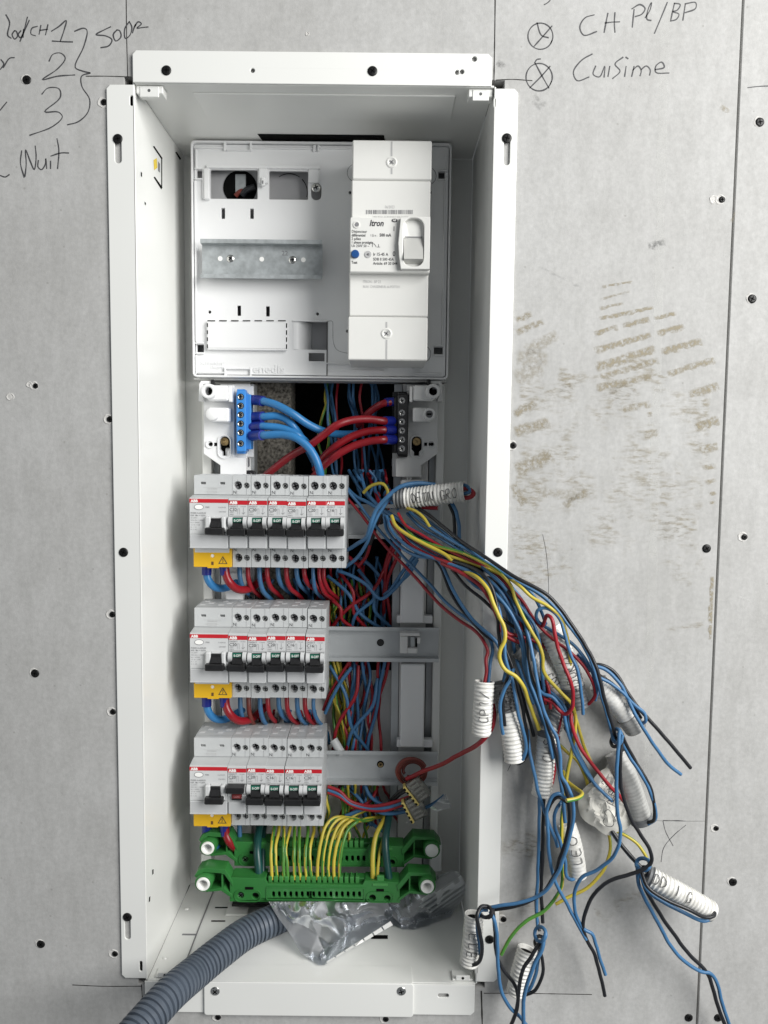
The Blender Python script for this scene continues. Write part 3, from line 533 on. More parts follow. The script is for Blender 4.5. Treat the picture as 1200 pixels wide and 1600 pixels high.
# upper brackets of the frame
def bracket(side):
    s = 1 if side == 0 else -1
    def X(px): return px if side == 0 else 1003-px+(-1)
    pts = [(318, 602), (366, 602), (366, 714), (384, 716), (384, 745), (344, 745), (344, 727), (318, 709)]
    hol = [[(341+5*math.cos(t), 693+4*math.sin(t)) for t in ()]]
    mb = MB(); kh = []
    cx, cy = 351, 690
    kh = [(cx+8*math.cos(a), cy+8*math.sin(a)) for a in np.linspace(math.pi, 2*math.pi, 9)]+[(cx+8, 702), (cx+4, 706), (cx+4, 712), (cx-4, 712), (cx-4, 706), (cx-8, 702)]
    mb.plate(Q([(X(a), b) for a, b in pts], 112), [Q([(X(a), b) for a, b in kh], 112)], 112, 124, .6)
    o = mb.build('bracket', M_plas if side == 0 else M_plas2, fr)
    # key-hole screw
    x, z = XZ(X(351), 690, 115); mb = MB(); mb.lathe(x, z, [(.05, 115.6), (1.2, 115.2), (1.3, 114.5), (3.6, 114.2), (4.1, 115), (4.1, 117)], 18); mb.build('screw', M_brass, o, smooth=50)
    mb = MB(); pbox(mb, X(351)-9, 683, X(351)+9, 713, 119, 120, 0); mb.build('keyhole', M_hole, o)
    # raised ring round keyhole
    mb = MB(); x0, x1, z0, z1 = prect(X(351)-11, 679, X(351)+11, 717, 112); mb.plate(rr(x0, x1, z0, z1, 6.5, 6), [rr(x0+1.3, x1-1.3, z0+1.3, z1-1.3, 5.4, 6)], 110.5, 112.2, .3); mb.build('keyhole_rim', M_plas if side == 0 else M_plas2, o)
    # upper boss block
    pl = M_plas if side == 0 else M_plas2
    mb = MB(); a = sorted((X(324), X(356))); pbox(mb, a[0], 602, a[1], 626, 92, 112, 1.2); a = sorted((X(357), X(362))); pbox(mb, a[0], 604, a[1], 628, 95, 112, .6); b1 = mb.build('boss_block', pl, o)
    cxz = XZ(X(325), 611, 84); mb = MB(); mb.lathe(*cxz, [(3.9, 96), (3.9, 84.5), (4.4, 84), (6.3, 84), (6.9, 84.7), (7.2, 110)], 24); mb.build('boss', pl, o, smooth=50)
    mb = MB(); mb.cyl(*cxz, 92, 93, 3.9, 20); mb.build('boss_bore', M_gink, o); mb = MB(); mb.cyl(cxz[0]+1.2, cxz[1]-.4, 91, 91.8, 2.6, 16); mb.build('boss_hole', M_hole, o)
    mb = MB(); a = sorted((X(327), X(357))); pbox(mb, a[0], 637, a[1], 659, 96, 112, 1.0); mb.build('boss_block', pl, o)
    c2 = XZ(X(331), 647, 90)
    if side == 0: mb = MB(); mb.lathe(*c2, [(.05, 89.5), (5.3, 89.6), (5.9, 90.2), (6.1, 108)], 24); mb.build('boss', pl, o, smooth=50)
    else:
        mb = MB(); mb.lathe(*c2, [(3.4, 98), (3.4, 90.5), (3.8, 90), (5.4, 90), (5.9, 90.6), (6.1, 108)], 24); mb.build('boss', pl, o, smooth=50)
        mb = MB(); mb.cyl(*c2, 93, 94, 3.4, 18); mb.build('boss_bore', M_gink, o); mb = MB(); mb.box(c2[0]-2, c2[0]+2, 92, 92.7, c2[1]-.8, c2[1]+.8, 0); mb.build('boss_hole', M_hole, o)
    c3 = XZ(X(328), 694, 111); mb = MB(); mb.lathe(*c3, [(2.6, 112), (2.9, 110.6), (4.0, 110.6), (4.3, 112)], 18); mb.build('small_boss', pl, o, smooth=50)
    mb = MB(); mb.cyl(c3[0]+.6, c3[1], 111.3, 111.8, 1.7, 12); e = s*4.5; mb.box(c3[0]+min(e*.2, e*1.5), c3[0]+max(e*.2, e*1.5), 111.3, 111.8, c3[1]-1.6, c3[1]+1.4, 0); mb.build('boss_hole', M_hole, o)
    # hook at the outer upper corner
    mb = MB(); hk = [(311, 600), (314, 595), (330, 595), (330, 599), (317, 600), (316, 606), (316, 620), (318, 622), (318, 627), (310, 627)]
    mb.plate(Q([(X(a), b) for a, b in hk], 106), [], 106, 114, .5); mb.build('hook', pl, o)
    mb = MB(); a = sorted((X(329), X(335))); pbox(mb, a[0], 593, a[1], 603, 104, 108, .5); mb.build('clip', M_blk, o)
    # small oval slot
    mb = MB(); x0, x1, z0, z1 = prect(X(386)-4, 715, X(386)+4, 730, 122); mb.plate(rr(x0, x1, z0, z1, 2), [rr(x0+.7, x1-.7, z0+.7, z1-.7, 1.5)], 121.5, 123.5, 0); mb.build('slot_rim', M_gink, o)
bracket(0); bracket(1)
strip(366, 396, 603, 714, 120, 124, M_plas, 'terminal_carrier'); strip(613, 640, 612, 708, 122, 126, M_blk, 'terminal_carrier')
strip(613, 640, 708, 745, 121, 126, M_plas2, 'terminal_carrier')

# distribution terminal blocks
def term(side):
    if side == 0: t = thing('terminal_block', 'blue neutral terminal block with six screws on the left column', 'terminal block', P(378, 706, 112), 'distribution terminal blocks'); m_ = M_term_b; x0, x1, xa, xb = 369, 384, 384, 392; cx = 376
    else: t = thing('terminal_block', 'black phase terminal block with six screws on the right column', 'terminal block', P(628, 712, 112), 'distribution terminal blocks'); m_ = M_blk; x0, x1, xa, xb = 621, 638, 616, 621; cx = 628
    o_ = 0 if side == 0 else 5
    mb = MB(); pbox(mb, x0, 611+o_, x1, 706+o_, 98, 116, 1.0); pbox(mb, xa, 616+o_, xb, 702+o_, 102, 116, .6); pbox(mb, x0+1, 608+o_, x1-1, 613+o_, 104, 116, .6); pbox(mb, x0+1, 704+o_, x1-1, 709+o_, 104, 116, .6); mb.build('housing', m_, t)
    ys = (620, 634, 648, 662, 676, 693) if side == 0 else (626, 645, 659, 673, 687, 701)
    for i, y in enumerate(ys):
        x, z = XZ(cx, y, 97.5); mb = MB(); mb.lathe(x, z, [(1.6, 97.4), (2.5, 97.4), (3.1, 97.9)], 16); r = mb.build('screw_well', M_hole if side == 0 else M_gink, t)
        mb = MB(); mb.lathe(x, z, [(.05, 97.5), (1.9, 97.5), (2.4, 97.2), (2.4, 98)], 14, 0); screw_slots(mb, x, z, 97.1, 1.7, .8, 0.3+i); mb.build('screw', [M_steel, M_hole], t)
term(0); term(1)

# ================================================================== meter panel
Y0 = 105.0
mp = thing('meter_mounting_panel', 'square white plastic meter panel with empty steel rail at the top of the enclosure', 'meter panel', P(500, 590, 140))
Xl, Xr, Zb, Zt = prect(300, 222, 703, 591, Y0)
mb = MB()
mb.plate(rr(Xl, Xr, Zb, Zt, 4, 5), [rr(Xl+1.8, Xr-1.8, Zb+1.8, Zt-1.8, 2.8, 5)], Y0-1.5, Y0+30, .5)
mb.build('outer_rim', M_plas, mp)
hol = [prr(328, 264, 402, 310, Y0, 1), prr(420, 266, 481, 311, Y0, 1)]
for a in ((345, 324, 351, 341), (390, 325, 396, 341), (370, 477, 376, 493), (415, 478, 421, 494), (458, 502, 511, 546), (482, 551, 507, 564), (307, 265, 317, 278), (307, 538, 318, 550), (486, 286, 502, 312), (685, 268, 695, 279), (678, 542, 692, 553)): hol.append(prr(*a, Y0, .6 if a[0] != 486 else 4.5))
for x, y in ((327, 487), (496, 490), (547, 300), (672, 300), (543, 517), (666, 518)): hol.append(circ(*XZ(x, y, Y0), 1.5, 12))
pf = MB(); pf.plate(rr(Xl+2.6, Xr-2.6, Zb+2.6, Zt-2.6, 2.4, 4), hol, Y0+1.5, Y0+5, .25); pf.build('panel_face', M_plas, mp)
mb = MB(); pbox(mb, 306, 228, 698, 588, Y0+16, Y0+28, .5); bp = mb.build('panel_back', mat('grey_subplate_plastic', (0.42, 0.42, 0.43), 0.5, vary=0.03), mp)  # grey subplate behind the panel windows, one even colour
# round cutouts seen through the windows
mb = MB(); mb.cyl(*XZ(375, 293, Y0+15), Y0+15.4, Y0+15.8, 16, 32); mb.build('round_opening', M_hole, bp)
mb = MB(); x, z = XZ(376, 286, Y0+15); mb.box(x-5, x+5, Y0+14.2, Y0+15, z-10, z+8, .5); mb.build('bracket_leaf', M_galv, bp)
mb = MB(); mb.sweep(spline([P(378, 305, Y0+13), P(385, 297, Y0+11), P(398, 292, Y0+12)], 5), 3.0, 8); mb.build('cable_end', M_bwire, bp); mb = MB(); mb.sweep(spline([P(368, 306, Y0+13), P(374, 300, Y0+12), P(380, 298, Y0+12)], 4), 2.2, 8); mb.build('cable_end', M_brown, bp)
mb = MB(); c0 = XZ(452, 300, Y0+15); mb.ribbon([(c0[0]+17*math.cos(t), c0[1]+17*math.sin(t)) for t in np.linspace(math.radians(125), math.radians(55), 14)], .7, Y0+15.5); mb.ribbon([(c0[0]+17*math.cos(t), c0[1]+17*math.sin(t)) for t in np.linspace(math.radians(45), math.radians(-15), 12)], .7, Y0+15.5); mb.build('knockout_line', M_hole, bp)
def ridge(pxr, y0=Y0-1.2, y1=Y0+2, b=.4, m_=M_plas, nm='rib'):
    mb = MB(); pbox(mb, *pxr, y0, y1, b); return mb.build(nm, m_, mp)
# ribs along the inside of the rim, with gaps
for a in ((302, 229, 348, 231), (354, 233, 390, 235), (393, 230, 488, 232), (500, 230, 548, 232), (349, 222, 353, 235), (390, 222, 393, 235), (489, 226, 493, 236), (496, 226, 499, 236), (303, 262, 316, 264), (303, 278, 317, 280), (316, 262, 326, 310), (303, 535, 318, 537), (303, 551, 318, 553), (305, 232, 307, 262), (304, 282, 307, 534), (305, 554, 307, 584),
          (305, 581, 350, 583), (353, 575, 390, 577), (393, 584, 500, 586), (350, 574, 353, 588), (390, 574, 393, 588), (512, 578, 600, 580), (605, 574, 645, 576), (648, 582, 690, 584), (695, 240, 697, 265), (684, 265, 700, 267), (684, 279, 700, 281), (692, 282, 694, 538), (677, 539, 694, 541), (677, 554, 694, 556), (510, 567, 600, 569)):
    ridge(a)
# tab between the windows, frame around the windows
ridge((322, 258, 500, 263), Y0-.5, Y0+3); ridge((318, 262, 327, 311), Y0-3, Y0+3, .8); ridge((482, 264, 498, 285), Y0-1, Y0+3); ridge((404, 262, 418, 286), Y0-2.5, Y0+3, .8, nm='latch'); ridge((408, 276, 414, 290), Y0-5, Y0-1, .8, nm='latch')
mb = MB(); pbox(mb, 409.5, 282, 411.5, 287, Y0-5.2, Y0-5.05, 0); mb.build('latch_slot', M_gink, mp)
# dashed knock-out plate
lp = MB(); pbox(lp, 323, 502, 448, 545, Y0-2.2, Y0+2, .8); lp = lp.build('knockout_plate', M_plas, mp)
mb = MB()
for i in range(7): pbox(mb, 324+i*18.4, 500.3, 324+i*18.4+12, 502, Y0-2.45, Y0-2.3, 0)
for i in range(4): pbox(mb, 323.2, 505+i*11, 324.8, 511+i*11, Y0-2.45, Y0-2.3, 0); pbox(mb, 447, 505+i*11, 448.6, 512+i*11, Y0-2.45, Y0-2.3, 0)
mb.build('dashed_line', M_hole, lp)
ridge((324, 545, 448, 547), Y0-3.0, Y0+2, .6)
# recess with curved ramp
mb = MB(); n = 10; A = prect(458, 502, 511, 546, Y0+1); xs = np.linspace(A[0], A[0]+16, n)
v = []
for i, x in enumerate(xs): y = Y0+1.2+14*(i/(n-1))**2.2; v += [(x, y, A[2]), (x, y, A[3])]
mb.add(v, [(2*i, 2*i+2, 2*i+3, 2*i+1) for i in range(n-1)]); mb.build('recess_ramp', M_plas, mp)
ridge((457, 500, 511, 502), Y0-.6, Y0+2)
mb = MB(); pbox(mb, 510.5, 503, 511.7, 587, Y0+1.0, Y0+1.4, 0); mb.build('parting_line', M_hole, mp)
mb = MB(); q = spline([(511, 502, 0), (519, 502, 0), (520, 515, 0), (521, 535, 0), (526, 546, 0), (538, 551, 0), (560, 552, 0)], 5); mb.ribbon([XZ(a, b, Y0+1.3) for a, b, _ in q], .35, Y0+1.35); mb.build('moulded_line', M_gink, mp)
for (cx, cy, a0, a1) in ((556, 270, 110, 250), (668, 275, -60, 60), (660, 553, -70, 60)):
    c0 = XZ(cx, cy, Y0+1.3); mb = MB(); mb.ribbon([(c0[0]+8*math.cos(math.radians(t)), c0[1]+8*math.sin(math.radians(t))) for t in np.linspace(a0, a1, 12)], .5, Y0+1.35); mb.build('moulded_line', M_gink, mp)
mb = MB(); x, z = XZ(395, 582, Y0+1); mb.text('enedis', x, z, Y0+1.2, 10.5, bold=.18, ext=.5, sx=1.12); mb.build('embossed_logo', M_plas, mp)
mb = MB(); x, z = XZ(313, 570, Y0+1); mb.text('Schneider', x, z, Y0+1.3, 5.6, bold=.05, ext=.25); x, z = XZ(329, 576, Y0+1); mb.text('Electric', x, z-.2, Y0+1.3, 4.2, bold=.03, ext=.25); mb.build('embossed_logo', M_plas, mp)
phil('screw', 494, 293, Y0+1, 4.2, M_steel, mp, .4)
mb = MB(); a = prect(300, 588, 700, 600, Y0+20); mb.box(a[0]+4, a[1]-2, Y0+10, Y0+36, Zb-1.5, Zb-.2, .3); mb.build('lower_lip', M_plas2, mp)
rail = din_rail(313, 503, 374, 435, 92, 'din_rail', mp, M_galv)
for x, y in ((344, 404), (409, 405), (474, 406)): mb = MB(); mb.cyl(*XZ(x, y, 98.8), 98.7, 98.9, 2.2, 16); mb.build('rail_hole', M_wht, rail)
phil('screw', 360, 404, 98.9, 3.6, M_steel, rail, .9); phil('screw', 457, 406, 98.9, 3.6, M_steel, rail, .2)
mb = MB(); x, z = XZ(440, 399, 98.8); mb.text('22', x, z, 98.85, 6, bold=.02); mb.build('stamped_number', M_gink, rail)

# ================================================================== main breaker
ag = thing('main_circuit_breaker', 'large white main circuit breaker with grey toggle and blue test button', 'circuit breaker', P(608, 565, 106))
def ablk(pxr, y0, y1, nm, b=1.0, m_=M_agcp): mb = MB(); pbox(mb, *pxr, y0, y1, b); return mb.build(nm, m_, ag)
top = ablk((550.5, 219, 674.5, 281), 45, 104, 'terminal_cover'); ablk((549, 281.6, 672.5, 345), 46, 104, 'housing'); ablk((545.5, 423, 669, 494.5), 46, 104, 'housing'); bot = ablk((543.5, 495, 668, 563), 45, 104, 'terminal_cover')
fc = ablk((546.5, 340, 672, 426), 38, 62, 'front_face', .8)
for par, cx, cy, y0, y1 in ((top, 612, 253, 221, 272), (bot, 604, 521, 503, 561)):
    mb = MB(); x, z = XZ(cx, cy, 44); mb.lathe(x, z, [(.05, 45), (3.2, 44.6), (3.6, 44.2), (4.6, 44.5), (4.9, 45.3)], 20); mb.build('screw_cap', M_agcp, par, smooth=50)
    mb = MB(); pbox(mb, cx-1.3, y0, cx+1.3, cy-9, 44.8, 44.95, 0); pbox(mb, cx-1.3, cy+10, cx+1.3, y1, 44.8, 44.95, 0); mb.build('groove', M_lgink, par)
    mb = MB(); screw_slots(mb, x, z, 44.1, 2.2, .9, .9, 0); mb.build('screw_slot', M_gink, par)
# barcode
mb = MB(); rnd = random.Random(3); x = 572.0
while x < 645:
    w = rnd.choice((.5, .5, .9, 1.3)); pbox(mb, x, 328, x+w, 334.5, 45.8, 45.9, 0); x += w+rnd.choice((.6, .6, 1.0, 1.5))
mb.build('barcode', M_gink, ag)
mb = MB(); mb.text('06/2023', *XZ(609, 325.5, 45.8), 45.85, 3.4, 'CENTER', sx=.75); mb.text('1456 45121 36-30 004417 930 0440022', *XZ(610, 340, 45.8), 45.85, 1.9, 'CENTER'); mb.text('ITRON - BP 23', *XZ(567, 442, 45.8), 45.85, 3.3, sx=.75); mb.text('86361 CHASSENEUIL du POITOU', *XZ(567, 449.5, 45.8), 45.85, 3.1, sx=.72); mb.build('print', M_lgink, ag)
mb = MB(); T = lambda t, x, y, s, **k: mb.text(t, *XZ(x, y, 37.9), 37.85, s*.93, sx=k.pop('sx', .84), **k)
T('Itron', 577, 353, 7.6, bold=.2, shear=.25, sx=.84); T('Disjoncteur', 549.5, 363.5, 3.5, bold=.03); T('différentiel', 549.3, 369.5, 3.5, bold=.05); T('2 pôles', 549.2, 375, 3.5, bold=.04); T('1 phase protégée', 549, 380.5, 3.4, bold=.05); T('Un 250V 50 ~', 549, 386, 3.4, bold=.02)
T('500 mA', 593, 369.5, 3.9, bold=.1); T('I Δ n :', 579, 369.5, 3.0); T('I', 614.5, 361, 6.0, bold=.06); T('0', 613.5, 400, 6.2, bold=.06, sx=.8); T('Ir 15-45 A', 583, 399.5, 3.9, bold=.05); T('SDB II 500 45A', 583, 407, 3.6, bold=.04); T('Article: 69 30 044', 583, 413.5, 3.6, bold=.05); T('Test', 549, 412, 3.6, bold=.06)
for st in ([(582, 386), (582, 381), (585, 381)], [(585, 381), (588, 386)], [(589, 386), (594, 386)], [(591.5, 381.5), (591.5, 386)]): mb.ribbon([XZ(a, b, 37.8) for a, b in st], .35, 37.8)
mb.plate(circ(*XZ(616.5, 344.5, 37.8), 2.6, 16, 1.5), [], 37.75, 37.85)
mb.build('print', M_ink, fc)
mb = MB(); mb.text('NF', *XZ(616.5, 345.7, 37.7), 37.7, 2.2, 'CENTER', bold=.05); mb.build('print', M_wht, fc)
mb = MB(); x, z = XZ(555, 397, 37.5); mb.lathe(x, z, [(.05, 35.6), (3.0, 35.7), (3.4, 36.3), (3.6, 38.2)], 20); mb.build('test_button', M_dblue, ag, smooth=50)
mb = MB(); x, z = XZ(575, 397.5, 37.8); mb.cyl(x, z, 37.5, 38.1, 2.9, 18); mb.build('setting_dial', M_lgink, fc); mb = MB(); mb.text('45', x, z-1, 37.4, 2.6, 'CENTER', bold=.05); mb.build('print', M_ink, fc)
mb = MB(); x, z = XZ(557, 351, 37.8); mb.lathe(x, z, [(1.6, 37.9), (2.1, 37.3), (2.9, 37.4), (3.2, 38.1)], 16); mb.build('screw_cap', M_agcp, fc, smooth=50); mb = MB(); mb.cyl(x, z, 37.4, 37.8, 1.5, 12); mb.build('screw_slot', M_gink, fc)
# toggle recess frame
hx0, hx1, hz0, hz1 = prect(630, 343, 662, 418, 37)
mb = MB(); pl = Q([(626, 341), (672, 341), (671, 422), (626, 422), (623, 400), (622, 381), (624, 360)], 37); mb.plate(pl, [rr(hx0, hx1, hz0, hz1, 7, 6)], 33, 37.9, .6); mb.build('toggle_frame', M_agcp, ag)
mb = MB(); q = spline([(629, 341, 0), (625, 355, 0), (622.5, 381, 0), (624, 402, 0), (627, 423, 0)], 5); mb.ribbon([XZ(a, b, 37.7) for a, b, _ in q], 1.0, 37.7); mb.build('frame_shadow_gap', M_lgink, ag)
mb = MB(); a = prect(630.5, 343, 662, 371, 36); xs_ = np.linspace(a[0], a[1], 9); v = [(x_, 37.0+2.2*math.sin(math.pi*k_/8)**.7*(1-r_/6*.6), a[3]+(a[2]-a[3])*r_/6) for r_ in range(7) for k_, x_ in enumerate(xs_)]; mb.add(v, [(r_*9+k_, (r_+1)*9+k_, (r_+1)*9+k_+1, r_*9+k_+1) for r_ in range(6) for k_ in range(8)]); mb.build('toggle_dish', M_agcp, ag)
mb = MB(); a = prect(631, 371, 661, 406, 34); v = [(a[0], 37.4, a[3]), (a[1], 37.4, a[3]), (a[1], 30.5, a[2]), (a[0], 30.5, a[2]), (a[0], 37.6, a[2]-2.5), (a[1], 37.6, a[2]-2.5)]
mb.add(v, [(3, 2, 1, 0), (4, 5, 2, 3), (0, 4, 3), (1, 2, 5)]); mb.build('toggle', mat('grey_toggle_plastic', (0.50, 0.50, 0.48), 0.4, vary=.02), ag, smooth=0)
mb = MB(); pbox(mb, 630.5, 369.5, 662, 371, 37.2, 37.5, 0); mb.build('toggle_gap', M_gink, ag)
# ================================================================== breakers
WM = 17.55
def yz_extrude(mb, prof, x0, x1, mi=0):
    n = len(prof); v = [(x0, a, b) for a, b in prof]+[(x1, a, b) for a, b in prof]
    mb.add(v, [(i, (i+1) % n, n+(i+1) % n, n+i) for i in range(n)][::1]+[tuple(range(n-1, -1, -1)), tuple(range(n, 2*n))], mi)
def fixn(o):
    bm = bmesh.new(); bm.from_mesh(o.data); bmesh.ops.recalc_face_normals(bm, faces=bm.faces); bm.to_mesh(o.data); bm.free(); return o
def body(root, X0, zc, w):
    mb = MB(); pr = [(58, 21.8), (59, 22.6), (72, 24.2), (82.5, 24.4), (82.5, 42.4), (118, 42.4), (120, 40), (120, -40), (118, -42.4), (82.5, -42.4), (82.5, -23), (58.6, -23), (58, -22.4)]
    yz_extrude(mb, [(a, zc+b) for a, b in pr], X0+.12, X0+w-.12); return fixn(mb.build('body', M_abb, root, smooth=0))
def top_notches(bd, X0, zc, w):
    mb = MB(); n = max(1, round(w/WM))
    for k in range(n):
        x = X0+k*WM
        for (a, b, c, d) in ((2, 7, 88, 92), (8.5, 13.5, 96, 101), (3, 8, 104, 108)): mb.box(x+a, x+b, c, d, zc+42.35, zc+42.75, .1)
    mb.build('top_rib', M_abb2, bd)
LX = 5.1; SXs = 13.2
def make_breaker(X0, zc, up, label, rating):
    t = thing('circuit_breaker', label, 'circuit breaker', (X0+WM/2, 120, zc-42.4), 'light grey single-module circuit breakers')
    bd = body(t, X0, zc, WM); top_notches(bd, X0, zc, WM)
    for s in (1, -1):
        z0, z1 = (24.6, 42.5) if s > 0 else (-42.5, -23.2); hz = 33.2*s+(0 if s > 0 else -.6)
        mb = MB(); mb.plate(rr(X0+.12, X0+WM-.12, zc+z0, zc+z1, .4, 1), [circ(X0+LX, zc+hz, 4.0, 22), circ(X0+SXs, zc+hz, 2.75, 18)], 75, 82.4, .2); tc_ = mb.build('terminal_front', M_abb, t)
        mb = MB(); mb.lathe(X0+LX, zc+hz, [(3.98, 75.6), (3.5, 79.2), (3.2, 82)], 20); mb.build('screw_well', M_abb2, t, smooth=50)
        mb = MB(); mb.lathe(X0+LX, zc+hz, [(.05, 80.0), (2.4, 80.0), (3.1, 80.6), (3.2, 81.8)], 18); screw_slots(mb, X0+LX, zc+hz, 79.9, 2.5, 1.1, .9+s); mb.build('terminal_screw', [M_gink, M_hole], t)
        mb = MB(); mb.lathe(X0+SXs, zc+hz, [(.05, 76.0), (1.7, 76.1), (2.3, 76.6), (2.5, 78)], 16); screw_slots(mb, X0+SXs, zc+hz, 75.95, 1.9, .8, .5+s*.4); mb.build('terminal_screw', [M_steel, M_hole], t)
        mb = MB()
        a, b = (24.8, 42.4) if s > 0 else (-42.3, -23.3)
        mb.box(X0+SXs-.1, X0+SXs+.1, 74.85, 74.95, zc+min(hz+3, b) if s > 0 else zc+a, zc+b if s > 0 else zc+hz-3, 0); mb.box(X0+SXs-.1, X0+SXs+.1, 74.85, 74.95, zc+a if s > 0 else zc+hz+3, zc+hz-3 if s > 0 else zc+b, 0)
        mb.box(X0+LX-.1, X0+LX+.1, 74.85, 74.95, zc+hz+4.3, zc+hz+5.4, 0); mb.box(X0+4.3, X0+4.5, 74.85, 74.95, zc+(24.8 if s > 0 else -28.0), zc+(28.6 if s > 0 else -23.4), 0)
        mb.build('groove', M_gink, tc_)
        mb = MB(); mb.text('N', X0+.9, zc+(25.6 if s > 0 else -27.6), 74.85, 4.2, sx=.95); mb.build('print', M_ink, tc_)
    mb = MB(); mb.box(X0+.3, X0+WM-.3, 57.6, 58.3, zc+16.7, zc+20.4, .1); rb = mb.build('label_band', M_red, t)
    mb = MB(); mb.text('ABB', X0+1.2, zc+17.3, 57.5, 3.6, bold=.16, sx=1.05); mb.build('print', M_wht, rb)
    mb = MB(); mb.box(X0+.3, X0+WM-.3, 57.7, 58.2, zc+6.6, zc+16.5, .1); mb.box(X0+.2, X0+WM-.2, 57.3, 58.2, zc+20.6, zc+21.9, .1); lab = mb.build('label', M_abb2, t)
    mb = MB(); mb.text('DN201T', X0+1.0, zc+14.4, 57.6, 2.1, bold=.05); mb.text('230V~', X0+1.0, zc+9.3, 57.6, 1.6); mb.text('4500/3', X0+1.0, zc+7.5, 57.6, 1.5); mb.text('1 N 6kA', X0+10.6, zc+14.6, 57.6, 1.5)
    for xa in (8.3, 10.0):
        mb.box(X0+xa, X0+xa+.14, 57.5, 57.6, zc+8, zc+13.2, 0)
    mb.box(X0+8.3, X0+10.1, 57.5, 57.6, zc+13.1, zc+13.3, 0); mb.box(X0+13.4, X0+13.6, 57.5, 57.6, zc+8, zc+14, 0); mb.ribbon([(X0+12.2, zc+9.5), (X0+13.5, zc+8.6), (X0+15, zc+9.9)], .4, 57.5); mb.box(X0+.5, X0+WM-.5, 57.5, 57.6, zc+6.5, zc+6.7, 0); mb.build('print', M_gink, lab)
    mb = MB(); mb.text(rating, X0+.9, zc+10.9, 57.55, 4.0, bold=.03); mb.build('rating_print', M_ink, lab)
    # cheeks either side of the lever
    mb = MB()
    for a, b in ((.5, 4.0), (13.6, 17.0)):
        n = 8; v = []
        for i in range(n+1):
            u = i/n; z = zc+6.0-12.0*u; y = 57.4-5.0*math.sin(math.pi*min(1, u*1.15+.08))**.6
            v += [(X0+a, y, z), (X0+b, y, z)]
        k = len(v); v += [(X0+a, 58.2, zc+6), (X0+b, 58.2, zc+6), (X0+a, 58.2, zc-6), (X0+b, 58.2, zc-6)]
        f = [(2*i, 2*i+1, 2*i+3, 2*i+2)[::-1] for i in range(n)]+[tuple([2*i for i in range(n+1)]+[k+2, k]), tuple([2*i+1 for i in range(n, -1, -1)]+[k+1, k+3])]
        mb.add(v, f)
    fixn(mb.build('cheek', M_abb2, t, smooth=30))
    mb = MB(); mb.box(X0+4.0, X0+13.6, 56.0, 58.2, zc-6, zc+5.2, .2); mb.build('window', M_blk, t)
    if not up:
        mb = MB(); n = 6
        yz_extrude(mb, [(56.2, zc+1.3), (54.0, zc-1), (52.5, zc-4.2), (57.9, zc-4.2)], X0+4.3, X0+13.3); mb.box(X0+.35, X0+16.6, 47.5, 57.9, zc-10.2, zc-4.3, .7); fixn(mb.build('lever', M_blk, t))
        mb = MB(); yz_extrude(mb, [(55.6, zc+4.9), (55.2, zc+1.2), (56.5, zc+1.2), (56.5, zc+4.9)], X0+4.3, X0+13.3); fl = fixn(mb.build('position_flag', M_grn, t, smooth=0))
        mb = MB(); mb.text('0-OFF', X0+8.8, zc+1.7, 54.9, 3.2, 'CENTER', bold=.05, sx=.82); mb.build('print', M_wht, fl)
    else:
        mb = MB(); mb.box(X0+.35, X0+16.6, 47.5, 57.5, zc+.6, zc+6.3, .7); yz_extrude(mb, [(52.5, zc+.7), (54.0, zc-1), (56.2, zc-3), (57.9, zc+.6)], X0+4.3, X0+13.3); fixn(mb.build('lever', M_blk, t))
        mb = MB(); mb.box(X0+4.3, X0+13.3, 55.4, 56.1, zc-7.2, zc-3.2, .1); fl = mb.build('position_flag', M_dred, t)
        mb = MB(); mb.text('I-ON', X0+8.8, zc-6.4, 55.2, 2.9, 'CENTER', bold=.05, sx=.82); mb.build('print', mat('pink_print', (.5, .2, .2), .5), fl)
        mb = MB(); mb.box(X0+4.3, X0+13.3, 55.6, 57, zc-9, zc-7.4, .2); mb.build('window', M_blk, t)
    mb = MB(); mb.box(X0+.9, X0+WM-.9, 56.4, 58.2, zc-22.0, zc-11.4, .5); mb.box(X0+1.4, X0+WM-1.4, 56.0, 58, zc-22.3, zc-21.3, .3); mb.build('flap', M_flap, t)
    return t
R_MESH = {}
def rating_mesh(src, rating, X0, zc):
    if rating not in R_MESH:
        mb = MB(); mb.text(rating, X0+.9, zc+10.9, 57.55, 4.0, bold=.03); lab = [c for c in src.children if c.name.startswith('label') and not c.name.startswith('label_band')][0]
        o = mb.build('tmp_rating', M_ink, lab); R_MESH[rating] = o.data; bpy.data.objects.remove(o)
    return R_MESH[rating]
rows = [(303.5, 816.5, ['C32', 'C20', 'C20', 'C20', 'C20', 'C16'], 'top row'), (304, 1022, ['C20', 'C20', 'C20', 'C16', 'C16'], 'middle row'), (303.5, 1223.5, ['C20', 'C20', 'C16', 'C16', 'C20'], 'bottom row')]
ORD = ['first', 'second', 'third', 'fourth', 'fifth', 'last']
